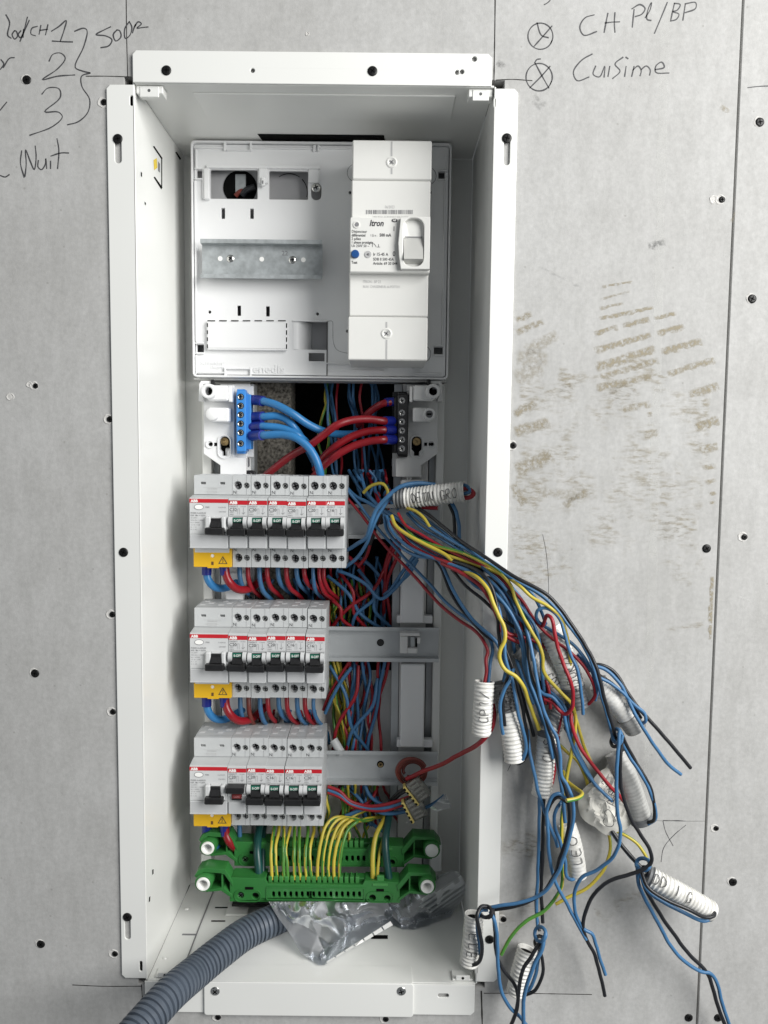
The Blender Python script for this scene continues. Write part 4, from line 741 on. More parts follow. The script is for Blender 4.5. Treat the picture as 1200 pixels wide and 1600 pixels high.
def make_rcd(X0, zc, label):
    w = 2*WM; t = thing('residual_current_device', label, 'differential switch', (X0+w/2, 120, zc-42.4), 'two-module differential switches')
    bd = body(t, X0, zc, w); top_notches(bd, X0, zc, w)
    mb = MB(); mb.plate(rr(X0+.12, X0+w-.12, zc+24.6, zc+42.5, .5, 1), [rr(X0+6.2, X0+11, zc+34, zc+36.2, .3, 1), rr(X0+24, X0+28.6, zc+34, zc+36.2, .3, 1)], 75, 82.4, .2); tf = mb.build('terminal_front', M_abb, t)
    mb = MB(); mb.box(X0+7, X0+10.4, 77, 78, zc+34.2, zc+36, .1); mb.box(X0+24.8, X0+28, 77, 78, zc+34.2, zc+36, .1); mb.build('terminal_screw', M_steel, t)
    mb = MB(); mb.box(X0+9, X0+25, 74.85, 74.95, zc+31.0, zc+31.2, 0); mb.text('IIIIIIIIIIIIIIIIIIIIIII', X0+17, zc+29.3, 74.9, 1.6, 'CENTER'); mb.plate(rr(X0+12, X0+21, zc+26.0, zc+28.0, .3, 1), [rr(X0+12.3, X0+20.7, zc+26.25, zc+27.75, .2, 1)], 74.8, 74.95); mb.box(X0+9.5, X0+23.5, 74.85, 74.95, zc+27, zc+27.15, 0); mb.build('print', M_lgink, tf)
    mb = MB(); mb.box(X0+.1, X0+w-.3, 57.6, 58.3, zc+18.2, zc+21.6, .1); rb = mb.build('label_band', M_red, t)
    mb = MB(); mb.text('ABB', X0+1.4, zc+18.7, 57.5, 3.3, bold=.14, sx=1.05); mb.build('print', M_wht, rb)
    mb = MB(); mb.box(X0+.2, X0+w-.5, 57.7, 58.2, zc-10, zc+18, .1); lab = mb.build('label', M_abb2, t)
    mb = MB(); mb.plate(circ(X0+8.6, zc+14.3, 4.3, 24, 2.6), [circ(X0+8.6, zc+14.3, 3.9, 24, 2.2)], 57.4, 57.7); mb.text('F202', X0+14.5, zc+13.6, 57.6, 1.8, bold=.06); mb.text('A-63/0.03', X0+26, zc+13.6, 57.6, 1.7); mb.text('230/400V', X0+26.5, zc+9.6, 57.6, 1.7)
    for i, (s_, sz) in enumerate((('FH202 A-63/0,03', 2.0), ('63A  IΔn = 0,03A', 1.9), ('Un 230V~', 1.6), ('50Hz IΔm = 1000A', 1.5), ('Inc = 6000A', 1.6), ('-25  IEC 61008', 1.4), ('N  1  3/1', 1.5), ('N  2  4/2', 1.5))): mb.text(s_, X0+1.0, zc+8.2-i*2.1, 57.6, sz, bold=.05 if i < 2 else 0)
    mb.build('print', M_gink, lab)
    mb = MB(); mb.plate(circ(X0+8.6, zc+14.3, 3.8, 24, 2.1), [], 57.5, 57.7); mb.build('test_button', M_wht, t)
    mb = MB(); mb.box(X0+15, X0+20, 52.5, 58.2, zc-8.5, zc+6.2, 1.2); mb.box(X0+29.2, X0+33.4, 52.5, 58.2, zc-8.5, zc+6.2, 1.2); mb.box(X0+20, X0+29.2, 55, 58.2, zc+4.4, zc+6.0, .4); mb.build('cheek', M_abb2, t)
    mb = MB(); mb.box(X0+20.0, X0+29.2, 53.5, 58.1, zc-4, zc+4.4, .3); yz_extrude(mb, [(53.4, zc+2), (50.5, zc-3), (53.6, zc-3.5)], X0+20.3, X0+28.9); mb.box(X0+15.8, X0+32.8, 47, 57.8, zc-9.6, zc-3.4, .8); fixn(mb.build('lever', M_blk, t))
    mb = MB(); mb.box(X0+.3, X0+w-.5, 56.6, 58.2, zc-22.2, zc-10.6, .5); mb.box(X0+.3, X0+w-.5, 55.8, 58.2, zc-22.8, zc-21.6, .3); mb.build('flap', M_flap, t)
    mb = MB(); mb.plate(rr(X0-.1, X0+w-.3, zc-42.2, zc-23.4, .6, 2), [circ(X0+17.3, zc-31.7, 1.7, 14)], 71.5, 82.3, .4); mb.box(X0+12.5, X0+23, 71.5, 80, zc-43.2, zc-42.0, .3); yc = mb.build('yellow_cover', M_yel, t)
    mb = MB(); mb.plate(rr(X0+1.2, X0+w-2, zc-28.6, zc-23.2, .4, 1), [], 70.9, 71.6, .1); mb.build('clear_tab', M_abb2, yc)
    mb = MB(); mb.cyl(X0+17.3, zc-31.7, 72.3, 73, 1.65, 14); mb.build('seal_hole', M_wht, yc); mb = MB(); mb.box(X0+16.3, X0+18.4, 71.2, 71.6, zc-40.2, zc-37.0, .1); mb.build('seal_slot', mat('brown_seal', (.12, .06, .02), .6), yc)
    mb = MB(); tri = [(X0+22.8, zc-39.0), (X0+31.2, zc-39.0), (X0+27, zc-31.8)]; tin = [(X0+23.8, zc-38.45), (X0+30.2, zc-38.45), (X0+27, zc-32.9)]; mb.plate(tri, [tin], 71.2, 71.35)
    mb.ribbon([(X0+27.6, zc-34), (X0+26.4, zc-35.8), (X0+27.6, zc-35.9), (X0+26.6, zc-38)], .5, 71.2); mb.build('warning_triangle', M_ink, yc)
    return t
FIRST = None
for ri, (px0, pyc, rats, rn) in enumerate(rows):
    zc = (P(420, pyc-71, 75)[2]+P(420, pyc+68, 75)[2])/2; X0 = P(px0, pyc, 75)[0]
    rl = f'two-module differential switch with yellow lower cover at the left of the {rn}'
    if ri == 0: RC = make_rcd(X0, zc, rl); rc0 = (X0, zc)
    else: c = copy_tree(RC); c.location = RC.location+Vector(((X0-rc0[0])*MM, 0, (zc-rc0[1])*MM)); c['label'] = rl
    for i, rt in enumerate(rats):
        x = X0+2*WM+i*WM; last = i == len(rats)-1
        up = ri == 2 and i == 0
        lb = f'grey breaker marked {rt}, {"last at the right" if last else ORD[i]+" after the differential"} in the {rn}, '+('its lever up' if up else 'its lever down')
        if up: make_breaker(x, zc, True, lb, rt); continue
        if FIRST is None: FIRST = make_breaker(x, zc, False, lb, rt); f0 = (x, zc); continue
        c = copy_tree(FIRST); c.location = FIRST.location+Vector(((x-f0[0])*MM, (hash((ri, i))%7-3)*MM*.09, (zc-f0[1]+((i*5+ri*3)%7-3)*.09)*MM)); c['label'] = lb; c.rotation_euler = (((i*3+ri)%5-2)*.0018, ((i*2+ri*4)%5-2)*.0012, ((i*7+ri)%5-2)*.0025)
        for ch in c.children:
            for g in ch.children:
                if g.name.startswith('rating_print'): g.data = rating_mesh(FIRST, rt, *f0)

# ================================================================== green earth bars
def earth_bar(dx, dy, Y, label, nslots, rear):
    def X(x): return x+dx
    t = thing('earth_terminal_bar', label, 'terminal bar', P(490+dx, 1412+dy, Y+20), 'green earth terminal bars')
    Qp = lambda pts: Q([(X(a), b+dy) for a, b in pts], Y)
    body_o = [(359, 1372), (362, 1371), (414, 1373), (418, 1381), (566, 1383), (570, 1376), (624, 1379), (625, 1411), (359, 1409)]
    hs = []
    for i in range(16):
        x = 427+i*8.96; hs.append([(a[0], a[1]) for a in rr(*prect(X(x)-2.0, 1393+dy, X(x)+2.4, 1402+dy, Y), 1.2, 3)])
    big = [(376, 1399), (399, 1400), (582, 1403), (605, 1404)]
    for x, y in big: hs.append(circ(*XZ(X(x), y+dy, Y), 3.2, 18))
    mb = MB(); mb.plate(Qp(body_o), hs, Y, Y+3, .4); mb.build('bar_front', M_green, t)
    mb = MB(); a = prect(X(362), 1374+dy, X(622), 1408+dy, Y); mb.box(a[0], a[1], Y+8, Y+18, a[2]+1, a[3]-3, .8); mb.build('bar_body', M_green, t)
    mb = MB(); a = prect(X(361), 1372+dy, X(415), 1376+dy, Y); mb.box(a[0], a[1], Y+2, Y+18, a[3]-2.2, a[3]-.2, .4); a = prect(X(570), 1378+dy, X(624), 1381+dy, Y); mb.box(a[0], a[1], Y+2, Y+18, a[3]-2.2, a[3]-.2, .4); a = prect(X(416), 1384+dy, X(568), 1388+dy, Y); mb.box(a[0], a[1], Y+1.5, Y+12, a[3]-2.0, a[3]-.2, .4)
    a = prect(X(361), 1405+dy, X(624), 1410+dy, Y); mb.box(a[0], a[1], Y+2, Y+17, a[2], a[2]+2, .4); mb.build('bar_shelf', M_green, t)
    # moulded frames on the front
    mb = MB(); a = prect(X(416), 1386+dy, X(570), 1407+dy, Y); mb.plate(rr(*a, 1.5, 3), [rr(a[0]+.8, a[1]-.8, a[2]+.8, a[3]-.8, 1.1, 3)], Y-.8, Y+.4, .2)
    for x0, x1, yo in ((366, 408, 0), (572, 615, 3)):
        a = prect(X(x0), 1390+yo+dy, X(x1), 1409+yo*.4+dy, Y); mb.plate(rr(*a, 5.2, 5), [rr(a[0]+.7, a[1]-.7, a[2]+.7, a[3]-.7, 4.6, 5)], Y-.8, Y+.4, .2)
    mb.build('moulded_rim', M_green, t)
    mb = MB(); pbox(mb, X(383), 1386+dy, X(396), 1390+dy, Y-.4, Y-.2, 0); pbox(mb, X(588), 1389+dy, X(600), 1393+dy, Y-.4, Y-.2, 0); mb.build('notch', M_hole, t)
    # comb
    for i in range(17):
        mb = MB(); x = 419+i*8.5; a = prect(X(x), 1369+dy+i*.06, X(x+6.3), 1384+dy, Y+6)
        v0 = len(mb.v); mb.box(a[0], a[1], Y+5, Y+9, a[2], a[3], .6); mb.box(a[0]+.4, a[0]+1.6, Y+9, Y+16, a[2], a[3]-.6, .3); mb.build('comb_tooth', M_green2, t)
    mb = MB(); pbox(mb, X(582), 1381+dy, X(606), 1385+dy, Y-1, Y+4, .4); pbox(mb, X(589), 1369+dy, X(600), 1381+dy, Y+1, Y+4, .5); mb.build('latch', M_green2, t)
    # arms and bosses
    for s, bx, by in ((0, 318, 1380), (1, 667.5, 1384)):
        c0 = XZ(X(bx), by+dy, Y-4)
        if s == 0: arm = [(304, 1368), (310, 1359), (322, 1355), (352, 1358), (364, 1377), (364, 1384), (351, 1366), (345, 1364), (318, 1362), (308, 1372)]; web = [(318, 1365), (346, 1366), (362, 1386), (362, 1400), (346, 1388), (318, 1392)]
        else: arm = [(620, 1385), (636, 1363), (645, 1359), (672, 1362), (681, 1372), (684, 1385), (678, 1372), (668, 1367), (642, 1368), (634, 1374), (622, 1392)]; web = [(622, 1389), (640, 1369), (668, 1370), (668, 1397), (640, 1393), (622, 1407)]
        if s == 1: arm = [(620, 1383), (638, 1362), (672, 1364), (682, 1376), (676, 1374), (668, 1368), (642, 1368), (622, 1392)]
        mb = MB(); mb.plate(Qp(arm), [], Y-1, Y+15, .4)
        lo = [(350, 1386), (363, 1398), (363, 1403), (346, 1391), (322, 1393), (322, 1390)] if s == 0 else [(668, 1398), (640, 1395), (622, 1408), (622, 1403), (640, 1391), (668, 1394)]
        mb.plate(Qp(lo), [], Y-1, Y+14, .3); mb.build('arm', M_green, t)
        mb = MB(); mb.plate(Qp(web), [], Y+13, Y+14.5, .2); mb.build('arm_web', M_green, t)
        mb = MB(); vx = 347 if s == 0 else 640; pbox(mb, X(vx)-1.3, 1366+dy, X(vx)+1.3, 1392+dy, Y, Y+13, .3); mb.build('arm_rib', M_green, t)
        mb = MB(); mb.lathe(*c0, [(6.4, Y-5), (7.6, Y-5), (8.1, Y-4.4), (8.3, Y+16)], 26); mb.build('boss', M_green, t, smooth=50)
        mb = MB()
        if rear and s == 1: mb.lathe(*c0, [(.05, Y-6.6), (5.6, Y-6.4), (6.3, Y-5.8), (6.4, Y+5)], 26); mb.build('white_plug', M_wht, t, smooth=50)
        else:
            mb.lathe(*c0, [(4.0, Y+10), (4.2, Y-6.2), (4.6, Y-6.7), (5.9, Y-6.7), (6.3, Y-6), (6.4, Y+5)], 26); mb.build('white_bush', M_wht, t, smooth=50); mb = MB(); mb.cyl(*c0, Y+3, Y+4, 4.2, 20); mb.build('bush_bore', M_abb, t)
    for x, y in big[:1]+([] if rear else []): 
        c0 = XZ(X(x), y+dy, Y+2); mb = MB(); mb.lathe(*c0, [(.05, Y+1.8), (2.4, Y+2), (3.1, Y+3)], 16); screw_slots(mb, *c0, Y+1.7, 2.1, .9, .7); mb.build('screw', [M_steel, M_hole], t, smooth=50)
    for x, y in big[1:]:
        c0 = XZ(X(x), y+dy, Y+2); mb = MB(); mb.cyl(*c0, Y+6, Y+6.5, 3.0, 16); mb.build('screw', [M_blk], t)
    mb = MB(); a = prect(X(420), 1390+dy, X(566), 1405+dy, Y); mb.box(a[0], a[1], Y+6.9, Y+7.6, a[2], a[3], 0); mb.build('dark_slot_floor', M_hole, t)
    return t
earth_bar(0, 0, 62, 'front green earth terminal bar with the yellow and green wires plugged in', 16, False)
earth_bar(7, -56, 86, 'rear green earth terminal bar half hidden behind the front one', 16, True)
strip(314, 330, 1335, 1360, 110, 125, M_paint, 'bar_support'); strip(672, 690, 1320, 1362, 108, 125, M_plas, 'bar_support')
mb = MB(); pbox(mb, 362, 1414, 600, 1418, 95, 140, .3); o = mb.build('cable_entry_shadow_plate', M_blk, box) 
# ================================================================== wires
def path_px(pts):
    xs = [(p[0], p[1], p[2] if len(p) > 2 else None) for p in pts]
    known = [i for i, p in enumerate(xs) if p[2] is not None]
    Y = np.interp(range(len(xs)), known, [xs[i][2] for i in known])
    return [P(x, y, yy) for (x, y, _), yy in zip(xs, Y)]
ORDN = ['first', 'second', 'third', 'fourth', 'fifth', 'sixth', 'seventh', 'eighth', 'ninth', 'tenth', 'eleventh', 'twelfth', 'thirteenth']
WM_ = {'blue': M_blue, 'red': M_rwire, 'black': M_bwire, 'tblue': M_blueT, 'tred': M_rthick, 'dgreen': M_dgcab, 'brown': M_brown}
CN = {'blue': 'blue', 'red': 'red', 'black': 'black', 'tblue': 'thick blue', 'tred': 'thick red', 'dgreen': 'dark green', 'brown': 'brown', 'earth': 'yellow and green'}
def wire(kind, pts, desc, group, r=1.5, n=9, k=6, ph=0.0, tw=0.02, ferr=None, end=None, gf=2.6):
    p = spline(path_px(pts), k); mb = MB(); r = r*(.91 if group == 'wires of the hanging bundle' else 1)
    if len(p) > 12 and r < 2.3:
        sd = len(S.objects)*.37; w_ = np.minimum(1, np.minimum(np.arange(len(p)), np.arange(len(p))[::-1])/6.0)
        for i_ in range(len(p)):
            for a_ in range(3): p[i_][a_] += w_[i_]*(1.3*noise.noise(Vector((p[i_][2]*.028+sd, p[i_][0]*.02, a_*7.3)))+.5*noise.noise(Vector((p[i_][2]*.1+sd, a_*3.1, 2))))
    if kind == 'earth':
        n = 12; d = np.concatenate([[0], np.cumsum(np.linalg.norm(np.diff(p, axis=0), axis=1))])
        # yellow with a green stripe; slow twist
        def mf(i, kk):
            a = (kk/n*2*math.pi+ph+d[i]*tw) % (2*math.pi); return 1 if (a < gf) else 0
        mb.sweep(p, r, n, mfun=mf); mats = [M_ywire, M_gwire]
    else: mb.sweep(p, r, n); mats = [WM_[kind]]
    if end:
        t = p[-1]-p[-2]; t /= np.linalg.norm(t); mb.sweep([p[-1], p[-1]+t*.15], r*.62, 8, mi=len(mats)); mats = mats+[M_copper]
    o = mb.build('wire', mats, smooth=60); tag(o, f'{CN[kind]} {"cable" if kind == "dgreen" else "wire"} {desc}', 'wire', group)
    return o
def ferrule(par, pts, r, m_=M_ferr):
    p = spline(path_px(pts), 5); mb = MB(); mb.sweep(p, r, 14); return mb.build('ferrule', m_, par, smooth=50)
G1 = 'thick feed wires of the terminal blocks'
w = wire('tblue', [(394, 626, 108), (412, 627, 100), (430, 632), (455, 645, 92), (480, 662), (500, 672, 100), (525, 678, 115), (560, 678, 130)], 'leaving the top of the blue terminal block', G1, 3.7, 14); ferrule(w, [(393, 625, 108), (403, 625.5, 105), (411, 627, 100)], 4.9)
w = wire('tblue', [(394, 651, 108), (412, 651, 100), (432, 650), (448, 656), (460, 668, 98), (475, 690, 112), (490, 720, 125)], 'second down on the blue terminal block', G1, 3.6, 14); ferrule(w, [(393, 652, 108), (403, 651, 105), (411, 651, 100)], 4.9)
w = wire('tblue', [(394, 666, 106), (412, 666, 98), (435, 668), (455, 674), (468, 682, 96), (485, 700, 112), (495, 735, 120)], 'third down on the blue terminal block', G1, 3.6, 14); ferrule(w, [(393, 667, 106), (402, 666, 103), (410, 666, 99)], 4.9)
w = wire('tblue', [(394, 680, 104), (412, 680, 92), (440, 679), (462, 684, 84), (480, 697), (493, 716, 82), (500, 738, 84), (501, 752, 90)], 'lowest on the blue terminal block bending down to the top row', G1, 3.7, 14); ferrule(w, [(393, 681, 104), (402, 680, 98), (410, 680, 92)], 4.9)
w = wire('tred', [(615, 628, 108), (600, 630, 106), (585, 638), (573, 648, 120), (560, 665, 138)], 'highest on the black terminal block', G1, 3.4, 14); ferrule(w, [(616, 628, 108), (609, 628, 108), (602, 629, 106)], 4.2)
w = wire('tred', [(615, 658, 106), (600, 658, 96), (575, 655), (548, 657), (525, 665, 86), (505, 680), (485, 695, 92), (455, 712), (425, 735, 110), (410, 748, 120)], 'second on the black terminal block crossing to the lower left', G1, 3.6, 14); ferrule(w, [(616, 658, 106), (609, 658, 102), (601, 658, 97)], 4.6)
w = wire('tred', [(615, 672, 104), (600, 672, 96), (575, 674), (550, 682), (525, 697, 96), (505, 715), (492, 735, 112)], 'third on the black terminal block', G1, 3.6, 14); ferrule(w, [(616, 672, 104), (609, 672, 100), (601, 672, 96)], 4.6)
w = wire('tred', [(615, 687, 102), (600, 687, 90), (575, 690), (550, 698), (525, 712, 90), (503, 730), (488, 748, 108)], 'lowest on the black terminal block', G1, 3.6, 14); ferrule(w, [(616, 687, 102), (609, 687, 96), (601, 687, 91)], 4.6)
# feeds under each differential
G2 = 'looped feed wires under the rows'
for (yy, nm) in ((885, 'top'), (1090, 'middle'), (1291, 'bottom')):
    w = wire('tblue', [(323, yy-3, 92), (323, yy+10), (326, yy+22, 92), (335, yy+32, 96), (350, yy+34, 104), (368, yy+26, 118), (385, yy+15, 130)], f'under the left of the {nm} row differential', G2, 3.7, 14); ferrule(w, [(323, yy-4, 92), (323, yy+4, 92), (323, yy+13, 92)], 4.6)
    w = wire('tred', [(352, yy-3, 88), (353, yy+12), (358, yy+24, 86), (370, yy+35, 92), (385, yy+36, 102), (400, yy+28, 116), (415, yy+14, 128)], f'under the right of the {nm} row differential', G2, 3.8, 14); ferrule(w, [(351, yy-4, 88), (351, yy+4, 88), (352, yy+13, 88)], 4.6)
rnd = random.Random(11)
X2 = [(374, 'blue'), (387, 'red'), (405, 'blue'), (417, 'red'), (434, 'blue'), (447, 'red'), (463, 'blue'), (475, 'red'), (489, 'blue'), (499, 'red'), (506, 'red')]
for (yy, nm, nn, dx) in ((886, 'top', 11, 0), (1091, 'middle', 9, 1), (1292, 'bottom', 1, 0)):
    for i in range(nn):
        x, c = X2[i]
        if nm == 'middle' and i == 1: c = 'brown'
        L = 38 if i < 2 else rnd.uniform(30, 44); dr = rnd.uniform(4, 14)
        wire(c, [(x+dx, yy-4, 100), (x+dx+1, yy+L*.45, 98), (x+dx+3+dr*.3, yy+L*.85, 104), (x+dx+6+dr, yy+L+4, 118), (x+dx+14+dr, yy+L+14, 138), (x+dx+18+dr, yy+L+34, 146)], f'curling back under the {nm} row, {ORDN[i]} tail from the left', f'tails under the {nm} row', 2.3 if i < 8 else 1.9, 10)
# vertical harness behind the rails
def harness(n, colours, x0, x1, y0, y1, ylo, yhi, desc, group, seed, lean=0, r=1.45, tw=.03):
    rg = random.Random(seed)
    xas = sorted(rg.uniform(x0, x1) for _ in range(n)); cnt = {}
    for i in range(n):
        c = rg.choice(colours); xa = xas[i]; cnt[c] = cnt.get(c, 0)+1; xb = xa+lean+rg.uniform(-12, 12); pts = []; m_ = 5
        for j in range(m_+1):
            t = j/m_; pts.append((xa+(xb-xa)*t+rg.uniform(-6, 6), y0+(y1-y0)*t, rg.uniform(ylo, yhi)))
        wire(c, pts, (ORDN[cnt[c]-1], desc), group, r, 7, 5, ph=rg.uniform(0, 6), tw=tw*rg.uniform(-1, 1))
harness(12, ['blue', 'blue', 'red', 'blue'], 505, 600, 585, 760, 140, 165, 'behind the terminal block feeds', 'wires in the dark cavity', 1, 10, 1.35)
harness(2, ['earth'], 459, 512, 585, 765, 150, 160, 'in the dark cavity', 'earth wires in the dark cavity', 2)
harness(13, ['blue', 'red', 'blue'], 505, 605, 870, 1000, 128, 146, 'above the middle rail', 'wires behind the middle rail', 3, 6)
harness(12, ['earth'], 508, 575, 905, 1000, 130, 146, 'above the middle rail', 'earth wires behind the middle rail', 4, 4)
harness(11, ['blue', 'red', 'blue'], 420, 510, 905, 1000, 128, 146, 'between top and middle rows', 'wires between the top and middle rows', 5, 6)
harness(10, ['blue', 'red', 'blue'], 400, 510, 1110, 1190, 128, 146, 'between middle and bottom rows', 'wires between the middle and bottom rows', 6, 4)
harness(13, ['earth'], 512, 545, 1020, 1190, 126, 144, 'above the bottom rail', 'earth wires above the bottom rail', 7, 18, tw=.012)
harness(13, ['blue', 'red', 'blue'], 548, 592, 1020, 1190, 124, 144, 'right of the earth wires above the bottom rail', 'wires above the bottom rail', 8, -8, 1.6)
wire('red', [(548, 1030, 122), (530, 1060), (515, 1085), (505, 1110, 125)], 'slanting left below the middle rail', 'pair slanting below the middle rail', 1.6); wire('blue', [(549, 1043, 118), (535, 1062), (520, 1088), (508, 1115, 120)], 'slanting left below the middle rail', 'pair slanting below the middle rail', 1.8)
wire('blue', [(602, 1030, 124), (595, 1070), (588, 1110), (578, 1150), (572, 1180, 130)], 'slanting beside the lower back panel', 'wires slanting beside the lower back panel', 1.7)
wire('red', [(608, 1030, 126), (600, 1068), (588, 1105), (578, 1140), (568, 1178, 132)], 'slanting beside the lower back panel', 'wires slanting beside the lower back panel', 1.7)
harness(12, ['earth'], 508, 590, 1225, 1330, 112, 140, 'drooping below the bottom rail', 'earth wires below the bottom rail', 9, -8)
harness(12, ['blue', 'red', 'blue'], 515, 600, 1222, 1290, 118, 140, 'just below the bottom rail', 'wires below the bottom rail', 10, 20)
for i, (c, off) in enumerate((('red', 0), ('blue', 5), ('red', 9))):
    wire(c, [(512, 1229+off, 108), (530, 1236+off), (548, 1252+off*.6), (575, 1259+off*.6, 104), (600, 1256+off, 98), (630, 1248+off, 92), (648, 1242+off, 88)], f'sagging under the bottom rail to the clear connectors, {["uppermost", "middle", "lowest"][i]}', 'wires sagging to the clear connectors', 1.7)
wire('blue', [(540, 1275, 110), (575, 1262), (600, 1270), (630, 1268), (650, 1262, 92)], 'running into the lower clear connector', 'blue wires of the lower clear connector', 2.0)
wire('blue', [(570, 1226, 120), (580, 1245), (600, 1258), (628, 1262), (650, 1256, 92)], 'from behind the bottom rail into the lower clear connector', 'blue wires of the lower clear connector', 1.8)
for off in (0, 5): wire('black', [(606, 1256+off*.5, 106), (620, 1240+off), (638, 1228+off, 92)], f'short, {"upper" if off == 0 else "lower"} of two behind the upper clear connector', 'short black wires of the upper connector', 1.7)
wire('blue', [(655, 1264, 92), (670, 1260), (685, 1252), (694, 1243, 88)], 'stub leaving the lower clear connector to the right', None, 1.7)
# inner blues and reds right of the top row
GI = 'wires crossing right of the top row'
wire('blue', [(680, 757, 62), (650, 755, 60), (625, 761, 58), (604, 778), (588, 797), (579, 820, 64), (573, 840, 72), (556, 852, 86), (538, 862, 100)], 'arching over the uppermost sleeve from the breaker side', GI, 1.9)
wire('blue', [(672, 762, 66), (640, 762, 64), (612, 778), (592, 803), (582, 825, 66), (573, 850, 76), (560, 870), (540, 886, 100)], 'second in the arch under the uppermost sleeve', GI, 1.7)
wire('earth', [(568, 770, 104), (575, 762), (588, 756), (600, 756, 92), (606, 764), (606, 776, 90)], 'in a short yellow arch above the rail', None, 1.6, ph=4.44, tw=0)
TC = {}
for i, (c, p) in enumerate((('blue', [(545, 735, 140), (560, 760), (580, 780), (596, 795, 90)]), ('blue', [(540, 760, 120), (555, 775), (575, 785), (592, 795, 90)]), ('red', [(575, 740, 140), (585, 765), (592, 785, 95)]), ('blue', [(590, 735, 140), (586, 765), (600, 790, 92)]), ('blue', [(562, 735, 130), (572, 768), (590, 790, 92)]), ('red', [(608, 765, 110), (600, 785), (598, 800, 90)]), ('black', [(604, 795, 90), (590, 815), (584, 835), (578, 850), (570, 870, 110)]), ('red', [(600, 798, 92), (586, 825), (580, 845), (572, 868), (560, 885, 115)]), ('blue', [(528, 892, 118), (545, 898), (570, 912), (595, 935, 108), (612, 925), (630, 905, 102), (645, 880, 98), (655, 868, 92)]), ('blue', [(608, 925, 108), (625, 900), (640, 878, 100), (652, 862, 92)]), ('blue', [(600, 930, 112), (618, 915), (638, 898), (652, 875, 96)]), ('red', [(625, 842, 118), (612, 865), (603, 890), (600, 930, 130), (600, 975, 140)]), ('red', [(618, 842, 120), (606, 868), (600, 900), (608, 950, 132), (612, 985, 140)]), ('red', [(630, 845, 118), (618, 875), (606, 905), (600, 940, 132)]), ('blue', [(560, 870, 120), (580, 885), (595, 905), (600, 930, 132)]), ('red', [(545, 870, 120), (565, 890), (572, 930, 140), (560, 975, 142)]))):
    TC[c] = TC.get(c, 0)+1; wire(c, p, f'{ORDN[TC[c]-1]} from the top in the tangle right of the top row', 'tangled wires right of the top row', 1.75)
harness(9, ['blue', 'red', 'blue'], 548, 612, 735, 800, 112, 138, 'beside the top row above the rail', 'wires above the top rail', 21, 12)
for i, (x0, y0, x1, y1, c) in enumerate(((512, 900, 600, 985, 'blue'), (530, 893, 575, 985, 'red'), (600, 890, 520, 978, 'red'), (560, 890, 610, 980, 'blue'), (590, 905, 548, 985, 'blue'), (508, 930, 560, 985, 'red'), (515, 1040, 575, 1172, 'blue'), (560, 1040, 520, 1172, 'red'), (590, 1060, 540, 1176, 'blue'), (540, 1228, 600, 1300, 'blue'), (590, 1228, 530, 1290, 'red'))):
    wire(c, [(x0, y0, 128), (x0*.7+x1*.3+8, y0*.65+y1*.35, 118), (x0*.35+x1*.65-6, y0*.3+y1*.7, 120), (x1, y1, 130)], f'slanting across the gaps beside the rows, {ORDN[i]} from the top', 'slanting wires beside the rows', 1.8)
# long pair from the breakers down to the leftmost sleeve
GH = 'wires of the hanging bundle'
wire('red', [(540, 775, 112), (560, 798, 104), (580, 824), (595, 845, 90), (630, 882, 70), (660, 915, 52), (690, 947), (718, 969, 20), (742, 986), (756, 1002, -6), (763, 1018), (760, 1030), (760, 1050, -14), (757, 1068, -16)], 'running longest on the left down to the sleeve nearest the box', GH, 1.6)
wire('blue', [(542, 765, 110), (562, 790, 102), (582, 816), (600, 838, 88), (635, 875, 68), (665, 906, 50), (700, 945, 28), (735, 972, 8), (760, 992), (770, 1012, -8), (766, 1040), (763, 1068, -14)], 'beside the long left red wire', GH, 1.6)
EN = (598, 796)
def H(c, desc, pts, r=1.5, **k): return wire(c, pts, desc, GH, r, 9, 6, **k)
H('black', 'outermost on top of the bundle, ending in the upper right knot', [(650, 792, 62), (672, 806, 50), (697, 826, 34), (722, 846, 16), (757, 868, -8), (800, 897, -24), (838, 918, -30), (858, 931), (880, 956, -34), (905, 993, -36), (925, 1025), (935, 1048, -38), (942, 1080), (950, 1110), (958, 1138, -34), (962, 1160, -30)], 1.7)
H('blue', 'directly under the outermost black wire', [(648, 800, 66), (680, 822, 46), (712, 846, 22), (750, 872, -2), (795, 900, -18), (840, 926, -24), (866, 948), (892, 980, -28), (915, 1014), (928, 1042, -30), (938, 1078), (948, 1115), (957, 1150, -28)], 1.5)
H('blue', 'curving to the small loop in the middle of the bundle', [(640, 800, 64), (668, 822, 44), (700, 843, 26), (735, 862, 6), (762, 880), (790, 897, -12), (813, 909), (830, 925), (840, 942, -20), (847, 960), (853, 975, -16)])
H('blue', 'next below in the upper layer', [(636, 802, 68), (655, 822, 52), (688, 842, 34), (720, 862, 14), (745, 878), (757, 890, -6), (778, 908, -14), (800, 931), (818, 952, -20), (832, 972), (840, 992, -22), (845, 1020), (846, 1050), (850, 1080, -18)])
H('earth', 'green side up along the top of the bundle', [(628, 812, 64), (645, 838, 44), (665, 848, 36), (690, 856), (720, 864, 12), (750, 877, -6), (778, 893, -16), (796, 913), (806, 936, -22), (816, 958), (828, 981, -26), (841, 1004), (848, 1028, -28), (849, 1046), (858, 1061), (875, 1080, -26), (893, 1100), (899, 1118, -24), (898, 1150), (892, 1185), (885, 1215), (880, 1245, -20), (878, 1300), (877, 1385, -18), (867, 1405), (850, 1425), (825, 1440, -20), (805, 1458), (790, 1478), (783, 1492, -22)], 1.6, ph=1.6, tw=.0125)
